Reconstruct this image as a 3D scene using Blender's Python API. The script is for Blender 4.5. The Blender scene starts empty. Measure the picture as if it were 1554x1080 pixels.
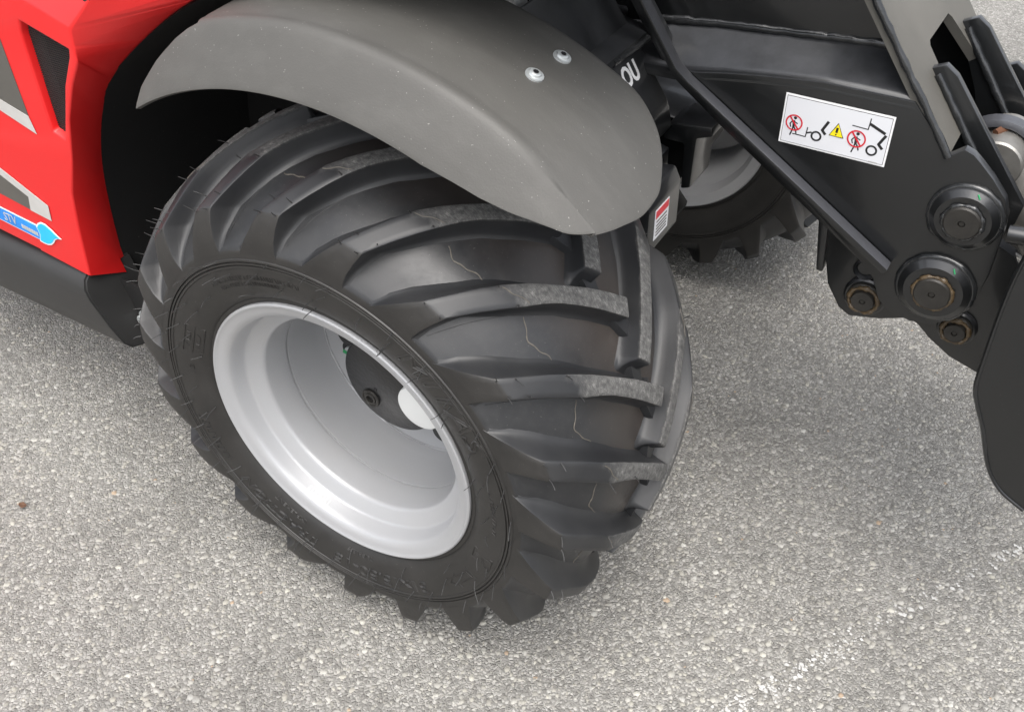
import bpy, bmesh, math, random
import numpy as np
from mathutils import Vector, Matrix
from mathutils.geometry import tessellate_polygon

R = math.radians
random.seed(7)
rng = np.random.default_rng(11)
scene = bpy.context.scene
COL = scene.collection

# ------------------------------------------------------------------ camera
cam_d = bpy.data.cameras.new('camera')
cam = bpy.data.objects.new('camera', cam_d)
COL.objects.link(cam)
cam_d.sensor_width = 36.0
cam_d.lens = 1535.1 / 1554 * 36.0
cam_d.clip_start = 0.02
cam_d.clip_end = 2000
right = Vector((0.8557, 0.5171, -0.0175)).normalized()
down = Vector((0.3259, -0.5653, -0.7578))
down = (down - right * down.dot(right)).normalized()
fwd = right.cross(down)
mw = Matrix((right, -down, -fwd)).transposed().to_4x4()
mw.translation = Vector((0.691, -0.842, 1.323))
cam.matrix_world = mw
scene.camera = cam

# ------------------------------------------------------------------ sky and sun
SUN_EL, SUN_AZ = 66.0, 150.0           # azimuth clockwise from +Y (the machine points along +X)
world = bpy.data.worlds.new('World')
scene.world = world
world.use_nodes = True
wn = world.node_tree
wn.nodes.clear()
w_out = wn.nodes.new('ShaderNodeOutputWorld')
w_bg = wn.nodes.new('ShaderNodeBackground')
w_sky = wn.nodes.new('ShaderNodeTexSky')
w_sky.sky_type = 'NISHITA'
w_sky.sun_disc = False
w_sky.sun_elevation = R(SUN_EL)
w_sky.sun_rotation = R(SUN_AZ)
w_sky.air_density = 1.0
w_sky.dust_density = 5.0
w_sky.ozone_density = 1.0
w_hsv = wn.nodes.new('ShaderNodeHueSaturation')
w_hsv.inputs['Saturation'].default_value = 0.30
w_bg.inputs['Strength'].default_value = 0.15
wn.links.new(w_sky.outputs[0], w_hsv.inputs['Color'])
wn.links.new(w_hsv.outputs[0], w_bg.inputs['Color'])
wn.links.new(w_bg.outputs[0], w_out.inputs['Surface'])

sun_d = bpy.data.lights.new('sun', 'SUN')
sun_d.energy = 0.8
sun_d.angle = R(60)
sun_d.color = (1.0, 0.965, 0.91)
sun = bpy.data.objects.new('sun', sun_d)
COL.objects.link(sun)
az, el = R(SUN_AZ), R(SUN_EL)
sdir = Vector((math.sin(az) * math.cos(el), math.cos(az) * math.cos(el), math.sin(el)))
sun.rotation_euler = (-sdir).to_track_quat('-Z', 'Y').to_euler()
sun.location = sdir * 10

scene.view_settings.view_transform = 'Standard'
scene.view_settings.look = 'None'
scene.view_settings.exposure = 1.12
scene.view_settings.gamma = 1.0
scene.view_settings.use_curve_mapping = False

# ------------------------------------------------------------------ materials
class NT:
    def __init__(self, name):
        self.m = bpy.data.materials.new(name)
        self.m.use_nodes = True
        self.t = self.m.node_tree
        self.b = self.t.nodes['Principled BSDF']
        self.o = self.t.nodes['Material Output']
    def n(self, typ, **kw):
        nd = self.t.nodes.new(typ)
        for k, v in kw.items():
            if hasattr(nd, k):
                setattr(nd, k, v)
            else:
                nd.inputs[k].default_value = v
        return nd
    def l(self, a, b):
        self.t.links.new(a, b)
    def coord(self, scale=(1, 1, 1), out='Object'):
        tc = self.n('ShaderNodeTexCoord')
        mp = self.n('ShaderNodeMapping')
        mp.inputs['Scale'].default_value = scale
        self.l(tc.outputs[out], mp.inputs[0])
        return mp.outputs[0]
    def noise(self, vec, scale, detail=3.0, rough=0.55):
        nd = self.n('ShaderNodeTexNoise')
        nd.inputs['Scale'].default_value = scale
        nd.inputs['Detail'].default_value = detail
        nd.inputs['Roughness'].default_value = rough
        self.l(vec, nd.inputs['Vector'])
        return nd.outputs[0]
    def ramp(self, fac, stops):
        nd = self.n('ShaderNodeValToRGB')
        e = nd.color_ramp.elements
        while len(e) < len(stops):
            e.new(0.5)
        for el_, (p, c) in zip(e, stops):
            el_.position = p
            if not isinstance(c, (tuple, list)):
                c = (c, c, c)
            el_.color = (*c[:3], 1)
        self.l(fac, nd.inputs[0])
        return nd.outputs[0]
    def mix(self, fac, a, b, mode='MIX'):
        nd = self.n('ShaderNodeMix', data_type='RGBA', blend_type=mode)
        for s, v in ((nd.inputs[0], fac), (nd.inputs[6], a), (nd.inputs[7], b)):
            if hasattr(v, 'is_output'):
                self.l(v, s)
            elif isinstance(v, (int, float)):
                s.default_value = v
            else:
                s.default_value = (*v[:3], 1)
        return nd.outputs[2]
    def math(self, op, a, b=0.0):
        nd = self.n('ShaderNodeMath', operation=op)
        for s, v in ((nd.inputs[0], a), (nd.inputs[1], b)):
            if hasattr(v, 'is_output'):
                self.l(v, s)
            else:
                s.default_value = v
        return nd.outputs[0]
    def bump(self, h, strength=0.3, dist=0.001):
        nd = self.n('ShaderNodeBump')
        nd.inputs['Strength'].default_value = strength
        nd.inputs['Distance'].default_value = dist
        self.l(h, nd.inputs['Height'])
        self.l(nd.outputs[0], self.b.inputs['Normal'])
    def set(self, **kw):
        for k, v in kw.items():
            s = self.b.inputs[k.replace('_', ' ')]
            if hasattr(v, 'is_output'):
                self.l(v, s)
            elif isinstance(v, (tuple, list)):
                s.default_value = (*v[:3], 1)
            else:
                s.default_value = v
        return self

def m_simple(name, col, rough=0.5, metal=0.0, vary=0.15, scale=40, coat=0.0, bump=0.05):
    t = NT(name)
    v = t.coord()
    nz = t.noise(v, scale, 4)
    c = t.mix(nz, tuple(x * (1 - vary) for x in col), tuple(min(1, x * (1 + vary)) for x in col))
    rr = t.ramp(t.noise(v, scale * 0.35, 3), [(0.3, max(0.02, rough - 0.07)), (0.7, min(1, rough + 0.07))])
    t.set(Base_Color=c, Roughness=rr, Metallic=metal, Coat_Weight=coat)
    t.b.inputs['Coat Roughness'].default_value = 0.12
    if bump:
        t.bump(t.noise(v, scale * 8, 2), bump, 0.0006)
    return t.m

def m_rubber(name, base, dust, rough=0.55, dustamt=0.5, brown=0.0):
    t = NT(name)
    v = t.coord()
    n1 = t.ramp(t.noise(v, 14, 5), [(0.38, 0.0), (0.72, 1.0)])
    n2 = t.ramp(t.noise(v, 130, 4, 0.65), [(0.45, 0.0), (0.8, 1.0)])
    d = t.math('MULTIPLY', t.math('ADD', t.math('MULTIPLY', n1, 0.7), t.math('MULTIPLY', n2, 0.5)), dustamt)
    c = t.mix(d, base, dust)
    if brown:
        sx = t.n('ShaderNodeSeparateXYZ')
        t.l(v, sx.inputs[0])
        ay = t.math('ABSOLUTE', sx.outputs[1])
        bm_ = t.ramp(t.math('ADD', ay, t.math('MULTIPLY', t.noise(v, 22, 5), 0.06)), [(0.045, 1.0), (0.13, 0.0)])
        c = t.mix(t.math('MULTIPLY', bm_, brown), c, (0.105, 0.078, 0.058))
    sp = t.ramp(t.noise(v, 420, 2, 0.5), [(0.71, 0.0), (0.76, 1.0)])
    c = t.mix(t.math('MULTIPLY', sp, 0.35), c, (0.22, 0.21, 0.19))
    rr = t.math('ADD', t.math('MULTIPLY', d, 0.35), rough - 0.08)
    t.set(Base_Color=c, Roughness=rr)
    t.b.inputs['Specular IOR Level'].default_value = 0.5
    t.bump(t.noise(v, 700, 3), 0.12, 0.0008)
    return t.m

def m_lug(name):
    """tread rubber; the point attribute "wear" says where the lug has been worn by the road"""
    t = NT(name)
    v = t.coord()
    at = t.n('ShaderNodeAttribute', attribute_name='wear')
    n0 = t.noise(v, 60, 5, 0.6)
    d = t.math('MULTIPLY', t.ramp(t.noise(v, 14, 5), [(0.38, 0.0), (0.72, 1.0)]), 0.45)
    c = t.mix(d, (0.0165, 0.0172, 0.019), (0.045, 0.045, 0.045))
    n1 = t.noise(v, 120, 9, 0.78)
    n2 = t.noise(t.coord((0.35, 2.2, 0.35)), 420, 7, 0.75)
    k = t.math('ADD', t.math('MULTIPLY', n1, 0.55), t.math('MULTIPLY', n2, 0.45))
    w = t.ramp(k, [(0.34, 0.030), (0.46, (0.070, 0.069, 0.067)), (0.55, (0.13, 0.128, 0.123)), (0.66, (0.33, 0.322, 0.307))])
    m = t.ramp(t.math('ADD', at.outputs['Fac'], t.math('MULTIPLY', t.math('SUBTRACT', n0, 0.5), 0.9)), [(0.22, 0.0), (0.9, 1.0)])
    c = t.mix(m, c, w)
    t.set(Base_Color=c, Roughness=t.math('ADD', t.math('MULTIPLY', m, 0.38), 0.45))
    t.bump(t.math('MULTIPLY', k, t.math('ADD', m, 0.08)), 0.6, 0.002)
    return t.m

def m_paint(name, col, rough=0.28, coat=0.5, dust=(0.25, 0.24, 0.22), dustamt=0.06, peel=0.05, specks=0.3, sky_tint=0.0, sky_col=(0.13, 0.13, 0.135)):
    t = NT(name)
    v = t.coord()
    n1 = t.ramp(t.noise(v, 5, 5), [(0.4, 0.0), (0.75, 1.0)])
    c = t.mix(t.math('MULTIPLY', n1, dustamt), col, dust)
    sp = t.ramp(t.noise(v, 300, 2, 0.5), [(0.735, 0.0), (0.77, 1.0)])
    c = t.mix(t.math('MULTIPLY', sp, specks), c, dust)
    if sky_tint:  # reflected sky painted in as a paler tone on upward faces
        ge = t.n('ShaderNodeNewGeometry')
        sx = t.n('ShaderNodeSeparateXYZ')
        t.l(ge.outputs['True Normal'], sx.inputs[0])
        up = t.ramp(sx.outputs[2], [(0.25, 0.0), (0.8, 1.0)])
        dn = t.ramp(t.noise(v, 30, 6, 0.65), [(0.3, 0.35), (0.7, 1.0)])
        c = t.mix(t.math('MULTIPLY', t.math('MULTIPLY', up, dn), sky_tint), c, sky_col)
    rr = t.math('ADD', t.math('MULTIPLY', n1, 0.12), rough)
    t.set(Base_Color=c, Roughness=rr, Coat_Weight=coat)
    t.b.inputs['Coat Roughness'].default_value = 0.1
    t.bump(t.noise(v, 160, 2), peel, 0.001)
    return t.m

def m_silver():
    t = NT('silver_wheel_paint')
    v = t.coord()
    fl = t.noise(v, 1500, 2, 0.6)
    n1 = t.ramp(t.noise(v, 9, 5), [(0.45, 0.0), (0.8, 1.0)])
    c = t.mix(fl, (0.33, 0.334, 0.345), (0.405, 0.41, 0.42))
    c = t.mix(t.math('MULTIPLY', n1, 0.15), c, (0.36, 0.33, 0.29))
    sc = t.ramp(t.noise(t.coord((1, 1, 1)), 55, 8, 0.75), [(0.70, 0.0), (0.74, 1.0)])
    c = t.mix(t.math('MULTIPLY', sc, 0.55), c, (0.13, 0.11, 0.10))
    t.set(Base_Color=c, Roughness=0.36, Metallic=0.22, Coat_Weight=0.35)
    t.b.inputs['Coat Roughness'].default_value = 0.25
    t.bump(t.noise(v, 220, 3), 0.05, 0.001)
    return t.m

def m_fender():
    t = NT('grey_fender_plastic')
    v = t.coord()
    n1 = t.ramp(t.noise(v, 7, 6, 0.6), [(0.35, 0.0), (0.75, 1.0)])
    n2 = t.ramp(t.noise(t.coord((1, 3, 1)), 16, 6, 0.65), [(0.48, 0.0), (0.75, 1.0)])
    n3 = t.noise(v, 600, 3, 0.6)
    c = t.mix(n1, (0.070, 0.0675, 0.062), (0.084, 0.081, 0.0745))
    c = t.mix(t.math('MULTIPLY', n2, 0.16), c, (0.17, 0.166, 0.155))
    c = t.mix(t.math('MULTIPLY', n3, 0.4), c, (0.062, 0.060, 0.056))
    sk = t.ramp(t.noise(t.coord((1, 6, 1)), 38, 9, 0.8), [(0.66, 0.0), (0.74, 1.0)])
    c = t.mix(t.math('MULTIPLY', sk, 0.30), c, (0.22, 0.215, 0.20))
    sp = t.ramp(t.noise(v, 330, 2, 0.5), [(0.72, 0.0), (0.75, 1.0)])
    c = t.mix(t.math('MULTIPLY', sp, 0.5), c, (0.34, 0.33, 0.31))
    t.set(Base_Color=c, Roughness=0.55)
    t.bump(t.noise(v, 500, 3), 0.25, 0.0008)
    return t.m

def m_asphalt():
    t = NT('asphalt_binder')
    v = t.coord()
    vo = t.n('ShaderNodeTexVoronoi')
    vo.inputs['Scale'].default_value = 190
    vo.inputs['Randomness'].default_value = 1.0
    t.l(v, vo.inputs['Vector'])
    vd = t.n('ShaderNodeTexVoronoi', feature='DISTANCE_TO_EDGE')
    vd.inputs['Scale'].default_value = 190
    t.l(v, vd.inputs['Vector'])
    sep = t.n('ShaderNodeSeparateColor')
    t.l(vo.outputs['Color'], sep.inputs[0])
    c = t.ramp(sep.outputs[0], [(0.0, (0.17, 0.163, 0.15)), (0.4, (0.26, 0.252, 0.235)), (0.75, (0.34, 0.33, 0.308)), (1.0, (0.48, 0.465, 0.435))])
    edge = t.ramp(vd.outputs[0], [(0.0, 1.0), (0.12, 0.0)])
    c = t.mix(t.math('MULTIPLY', edge, 0.6), c, (0.15, 0.144, 0.132))
    fine = t.noise(v, 900, 4, 0.7)
    c = t.mix(t.math('MULTIPLY', fine, 0.5), c, (0.22, 0.213, 0.196))
    big = t.ramp(t.noise(v, 3.2, 5, 0.6), [(0.32, 0.84), (0.5, 1.03), (0.72, 1.16)])
    c = t.mix(1.0, c, big, 'MULTIPLY')
    t.set(Base_Color=c, Roughness=0.9)
    h = t.math('ADD', t.ramp(vd.outputs[0], [(0.0, 0.0), (0.3, 1.0)]), t.math('MULTIPLY', fine, 0.6))
    t.bump(h, 0.8, 0.003)
    return t.m

def m_chips():
    t = NT('aggregate_stone')
    at = t.n('ShaderNodeAttribute', attribute_name='tint')
    v = t.coord()
    fine = t.noise(v, 700, 4, 0.7)
    c = t.mix(t.ramp(fine, [(0.3, 0.0), (0.8, 0.6)]), at.outputs['Color'], (0.26, 0.25, 0.23))
    big = t.ramp(t.noise(v, 3.2, 5, 0.6), [(0.32, 0.84), (0.5, 1.02), (0.72, 1.14)])
    c = t.mix(1.0, c, big, 'MULTIPLY')
    t.set(Base_Color=c, Roughness=0.75)
    t.bump(fine, 0.5, 0.001)
    return t.m

MAT = {
    'rubber': m_rubber('tyre_rubber', (0.0165, 0.0172, 0.019), (0.047, 0.047, 0.047), 0.43, 0.5, 0.28),
    'sidewall': m_rubber('sidewall_rubber', (0.0150, 0.0143, 0.0135), (0.036, 0.0335, 0.0305), 0.5, 0.55),
    'lug': m_lug('scuffed_tread_rubber'),
    'whisker': m_simple('whisker_rubber', (0.03, 0.03, 0.03), 0.6, bump=0),
    'flash': m_simple('mould_flash_rubber', (0.10, 0.090, 0.075), 0.7),
    'seam': m_simple('seam_rubber', (0.018, 0.018, 0.018), 0.6),
    'silver': m_silver(),
    'black': m_paint('black_machine_paint', (0.0050, 0.0056, 0.0062), 0.30, 0.45, (0.12, 0.115, 0.105), 0.025, 0.06, 0.2, 0.42, (0.085, 0.088, 0.097)),  # last two values colour upward faces bluish, as if reflecting sky
    'blackweld': m_paint('painted_weld', (0.010, 0.011, 0.012), 0.22, 0.5, (0.15, 0.15, 0.15), 0.15, 0.5, 0.4),
    'liner': m_paint('black_liner_plastic', (0.0022, 0.0022, 0.0022), 0.85, 0.0, (0.2, 0.19, 0.17), 0.0, 0.05, 0.35),
    'hub': m_paint('black_hub_paint', (0.0065, 0.0065, 0.007), 0.34, 0.2, (0.1, 0.1, 0.1), 0.04, 0.6, 0.2),
    'red': m_paint('red_body_paint', (0.66, 0.009, 0.010), 0.42, 0.12, (0.75, 0.2, 0.16), 0.04, 0.04, 0.08),
    'sill': m_paint('dark_grey_skirt_plastic', (0.020, 0.020, 0.020), 0.45, 0.0, (0.07, 0.07, 0.067), 0.25, 0.1, 0.2),
    'fender': m_fender(),
    'sky_sheen_scuffed': m_paint('sky_sheen_scuffed_paint', (0.060, 0.062, 0.070), 0.36, 0.3, (0.015, 0.015, 0.016), 0.8, 0.4, 0.6),  # pale bluish base stands in for reflected sky; dark mottling is chipped paint
    'dusty': m_paint('dusty_black_paint', (0.088, 0.084, 0.074), 0.5, 0.1, (0.2, 0.19, 0.17), 0.5, 0.1, 0.5),
    'white': m_paint('white_print', (0.80, 0.80, 0.81), 0.35, 0.3, (0.5, 0.5, 0.48), 0.08, 0.02, 0.1),
    'labelwhite': m_paint('white_label_film', (0.66, 0.67, 0.70), 0.35, 0.3, (0.4, 0.4, 0.4), 0.12, 0.02, 0.05),
    'cap': m_paint('pale_grey_cap', (0.70, 0.71, 0.70), 0.4, 0.2, (0.5, 0.49, 0.46), 0.1, 0.02, 0.1),
    'ink': m_simple('black_ink', (0.012, 0.012, 0.013), 0.45, bump=0),
    'inkred': m_simple('red_ink', (0.55, 0.015, 0.03), 0.4, bump=0),
    'inkyel': m_simple('yellow_ink', (0.85, 0.68, 0.01), 0.4, bump=0),
    'inkblue': m_simple('blue_ink', (0.01, 0.22, 0.72), 0.35, vary=0.5, scale=25, bump=0),
    'inkcyan': m_simple('cyan_ink', (0.01, 0.45, 0.80), 0.35, vary=0.2, scale=25, bump=0),
    'inkgrey': m_simple('silver_grey_film', (0.47, 0.46, 0.44), 0.4, bump=0),
    'inkdark': m_simple('dark_grey_film', (0.085, 0.08, 0.07), 0.4, bump=0),
    'zinc': m_simple('zinc_steel', (0.60, 0.63, 0.63), 0.42, 0.6, scale=90),
    'steel': m_simple('worn_steel', (0.30, 0.29, 0.27), 0.42, 0.7, vary=0.35, scale=60, bump=0.3),
    'pin': m_simple('pin_steel', (0.030, 0.028, 0.025), 0.5, 0.3, vary=0.4, scale=70, bump=0.4),
    'grease': m_simple('rusty_grease', (0.075, 0.052, 0.028), 0.25, 0.0, vary=0.7, scale=110, bump=0.9),
    'green': m_simple('green_marker', (0.02, 0.26, 0.09), 0.5, bump=0),
    'rust': m_simple('rust', (0.09, 0.035, 0.015), 0.8, vary=0.4, scale=150),
    'bmesh': m_simple('black_grille_wire', (0.022, 0.021, 0.021), 0.45, 0.2, bump=0),
    'asphalt': m_asphalt(),
    'chips': m_chips(),
    'linepaint': m_simple('worn_line_paint', (0.47, 0.465, 0.45), 0.8, vary=0.25, scale=200, bump=0.3),
    'leaf': m_simple('dry_leaf', (0.11, 0.055, 0.03), 0.8, vary=0.4, scale=200),
}

# ------------------------------------------------------------------ mesh helpers
def obj(name, verts, faces, mat, parent=None, sharp=32, loc=None, mats=None, midx=None):
    me = bpy.data.meshes.new(name)
    me.from_pydata([tuple(map(float, v)) for v in verts], [], [tuple(int(i) for i in f) for f in faces])
    for m in (mats or [mat]):
        me.materials.append(MAT[m])
    if midx is not None:
        me.polygons.foreach_set('material_index', midx)
    me.update()
    if sharp:
        me.polygons.foreach_set('use_smooth', [True] * len(me.polygons))
        me.set_sharp_from_angle(angle=R(sharp))
    o = bpy.data.objects.new(name, me)
    COL.objects.link(o)
    if parent is not None:
        o.parent = parent
    if loc is not None:
        o.location = loc
    return o

def from_bm(name, bm, mat, parent=None, sharp=32, loc=None):
    bmesh.ops.recalc_face_normals(bm, faces=bm.faces[:])
    me = bpy.data.meshes.new(name)
    bm.to_mesh(me)
    bm.free()
    me.materials.append(MAT[mat])
    if sharp:
        me.polygons.foreach_set('use_smooth', [True] * len(me.polygons))
        me.set_sharp_from_angle(angle=R(sharp))
    o = bpy.data.objects.new(name, me)
    COL.objects.link(o)
    if parent is not None:
        o.parent = parent
    if loc is not None:
        o.location = loc
    return o

def bevel_bm(bm, w, seg=2, ang=25):
    es = [e for e in bm.edges if len(e.link_faces) == 2 and e.calc_face_angle(0) > R(ang)]
    if es and w > 0:
        bmesh.ops.bevel(bm, geom=es, offset=w, segments=seg, affect='EDGES', profile=0.6, clamp_overlap=True)

def prism(name, poly, y0, y1, mat, parent=None, bev=0.002, plane='xz', seg=2, sharp=32):
    """closed polygon extruded between two planes"""
    bm = bmesh.new()
    def v3(p, t):
        if plane == 'xz':
            return (p[0], t, p[1])
        if plane == 'yz':
            return (t, p[0], p[1])
        return (p[0], p[1], t)
    a = [bm.verts.new(v3(p, y0)) for p in poly]
    b = [bm.verts.new(v3(p, y1)) for p in poly]
    n = len(poly)
    bm.faces.new(a)
    bm.faces.new(b[::-1])
    for i in range(n):
        j = (i + 1) % n
        bm.faces.new((a[j], a[i], b[i], b[j]))
    bmesh.ops.recalc_face_normals(bm, faces=bm.faces[:])
    bevel_bm(bm, bev, seg)
    return from_bm(name, bm, mat, parent, sharp)

def box(name, lo, hi, mat, parent=None, bev=0.003, rot=None, seg=2):
    bm = bmesh.new()
    c = [(a + b) / 2 for a, b in zip(lo, hi)]
    s = [abs(b - a) for a, b in zip(lo, hi)]
    bmesh.ops.create_cube(bm, size=1.0)
    bmesh.ops.scale(bm, vec=s, verts=bm.verts)
    bevel_bm(bm, bev, seg)
    if rot is not None:
        bmesh.ops.rotate(bm, cent=(0, 0, 0), matrix=rot, verts=bm.verts)
    bmesh.ops.translate(bm, vec=c, verts=bm.verts)
    return from_bm(name, bm, mat, parent)

def revolve(name, prof, mat, parent=None, seg=96, sharp=32, loc=None, closed=False, jitter=0.0, axis='y'):
    """profile of (axial, radius) pairs turned about the Y axis"""
    prof = np.array(prof, float)
    n = len(prof)
    t = np.linspace(0, 2 * np.pi, seg, endpoint=False)
    V = np.zeros((seg, n, 3))
    rad = prof[None, :, 1] * np.ones((seg, 1))
    ax = prof[None, :, 0] * np.ones((seg, 1))
    if jitter:
        rad = rad + rng.normal(0, jitter, rad.shape) * (rad > 1e-4)
        ax = ax + rng.normal(0, jitter, ax.shape) * 0.6
    V[:, :, 0] = rad * np.cos(t)[:, None]
    V[:, :, 1] = ax
    V[:, :, 2] = rad * np.sin(t)[:, None]
    F = []
    m = n if closed else n - 1
    for i in range(seg):
        i2 = (i + 1) % seg
        for j in range(m):
            j2 = (j + 1) % n
            F.append((i * n + j, i * n + j2, i2 * n + j2, i2 * n + j))
    bm = bmesh.new()
    vs = [bm.verts.new(p) for p in V.reshape(-1, 3)]
    for f in F:
        try:
            bm.faces.new([vs[k] for k in f])
        except ValueError:
            pass
    bmesh.ops.remove_doubles(bm, verts=bm.verts[:], dist=1e-6)
    if axis == 'x':
        bmesh.ops.rotate(bm, cent=(0, 0, 0), matrix=Matrix.Rotation(R(-90), 3, 'Z'), verts=bm.verts)
    elif axis == 'z':
        bmesh.ops.rotate(bm, cent=(0, 0, 0), matrix=Matrix.Rotation(R(90), 3, 'X'), verts=bm.verts)
    return from_bm(name, bm, mat, parent, sharp, loc)

def tube_geo(pts, rad, sides=6, jitter=0.0, taper=False, V=None, F=None, cap=True):
    V = [] if V is None else V
    F = [] if F is None else F
    pts = [Vector(p) for p in pts]
    base = len(V)
    up = Vector((0.31, 0.47, 0.83)).normalized()
    n = len(pts)
    for i, p in enumerate(pts):
        d = (pts[min(i + 1, n - 1)] - pts[max(i - 1, 0)])
        if d.length < 1e-9:
            d = Vector((0, 0, 1))
        d.normalize()
        a = d.cross(up)
        if a.length < 0.05:
            a = d.cross(Vector((1, 0, 0)))
        a.normalize()
        b = d.cross(a)
        rr = rad if not isinstance(rad, (list, tuple)) else rad[i]
        if taper:
            rr *= 1 - 0.75 * i / (n - 1)
        for k in range(sides):
            q = 2 * math.pi * k / sides
            r2 = rr * (1 + (random.uniform(-jitter, jitter) if jitter else 0))
            V.append(tuple(p + a * (math.cos(q) * r2) + b * (math.sin(q) * r2)))
    for i in range(n - 1):
        for k in range(sides):
            k2 = (k + 1) % sides
            F.append((base + i * sides + k, base + i * sides + k2, base + (i + 1) * sides + k2, base + (i + 1) * sides + k))
    if cap:
        F.append(tuple(base + k for k in range(sides))[::-1])
        F.append(tuple(base + (n - 1) * sides + k for k in range(sides)))
    return V, F

def tube(name, pts, rad, mat, parent=None, sides=10, jitter=0.0, sharp=60):
    V, F = tube_geo(pts, rad, sides, jitter)
    return obj(name, V, F, mat, parent, sharp)

def weld(name, a, b, rad, parent, n=None):
    a, b = Vector(a), Vector(b)
    L = (b - a).length
    n = n or max(4, int(L / 0.009))
    pts = [a.lerp(b, i / n) + Vector((random.gauss(0, rad * .06), random.gauss(0, rad * .06), random.gauss(0, rad * .06))) for i in range(n + 1)]
    return tube(name, pts, [rad * random.uniform(0.82, 1.05) for _ in pts], 'blackweld', parent, 8, 0.06)

def copy_part(o, parent, loc=None, rot=None, name=None):
    c = o.copy()
    COL.objects.link(c)
    c.parent = parent
    if loc is not None:
        c.location = loc
    if rot is not None:
        c.rotation_euler = rot
    return c

def pchip(keys, vals, x):
    """smooth monotone curve through a table"""
    k, v = np.array(keys, float), np.array(vals, float)
    h, d = np.diff(k), np.diff(v) / np.diff(k)
    m = np.zeros(len(k))
    m[0], m[-1] = d[0], d[-1]
    for i in range(1, len(k) - 1):
        m[i] = 0 if d[i - 1] * d[i] <= 0 else 2 * d[i - 1] * d[i] / (d[i - 1] + d[i])
    i = int(np.clip(np.searchsorted(k, x) - 1, 0, len(k) - 2))
    t = float(np.clip((x - k[i]) / h[i], 0, 1))
    return float((2*t**3 - 3*t**2 + 1) * v[i] + (t**3 - 2*t**2 + t) * h[i] * m[i] + (-2*t**3 + 3*t**2) * v[i + 1] + (t**3 - t**2) * h[i] * m[i + 1])

def smooth_path(pts, n):
    """Catmull-Rom through 3D points"""
    P = [Vector(p) for p in pts]
    out = []
    for i in range(len(P) - 1):
        a, b, c, d = P[max(i - 1, 0)], P[i], P[i + 1], P[min(i + 2, len(P) - 1)]
        for k in range(n):
            t = k / n
            out.append(0.5 * ((2 * b) + (c - a) * t + (2 * a - 5 * b + 4 * c - d) * t * t + (3 * b - a - 3 * c + d) * t ** 3))
    out.append(P[-1])
    return out

def text_geo(body, size, extrude=0.0004, outline=0.0, shear=0.0, offset=0.0, align='LEFT', spacing=1.0):
    cu = bpy.data.curves.new('tmp_text', 'FONT')
    cu.body = body
    cu.size = size
    cu.shear = shear
    cu.align_x = align
    cu.space_character = spacing
    cu.resolution_u = 3
    if outline:
        cu.fill_mode = 'NONE'
        cu.bevel_depth = outline
        cu.bevel_resolution = 0
    else:
        cu.extrude = extrude
        cu.offset = offset
    o = bpy.data.objects.new('tmp_text', cu)
    COL.objects.link(o)
    dg = bpy.context.evaluated_depsgraph_get()
    ev = o.evaluated_get(dg)
    me = ev.to_mesh()
    V = np.array([tuple(v.co) for v in me.vertices]) if len(me.vertices) else np.zeros((0, 3))
    F = [tuple(p.vertices) for p in me.polygons]
    ev.to_mesh_clear()
    bpy.data.objects.remove(o)
    bpy.data.curves.remove(cu)
    return V, F

def label(o, text=None, cat=None, kind=None, group=None):
    if text:
        o['label'] = text
    if cat:
        o['category'] = cat
    if kind:
        o['kind'] = kind
    if group:
        o['group'] = group
    return o

# ------------------------------------------------------------------ ground
def make_ground():
    xs = [-400, -60, -8, -2, 2, 8, 60, 400]
    V = [(x, y, 0.0) for y in xs for x in xs]
    n = len(xs)
    F = [(j * n + i, j * n + i + 1, (j + 1) * n + i + 1, (j + 1) * n + i) for j in range(n - 1) for i in range(n - 1)]
    g = obj('ground', V, F, 'asphalt', sharp=0)
    label(g, 'pale grey weathered asphalt yard with exposed stone chips', 'ground', 'structure')
    return g
ground = make_ground()

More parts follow.
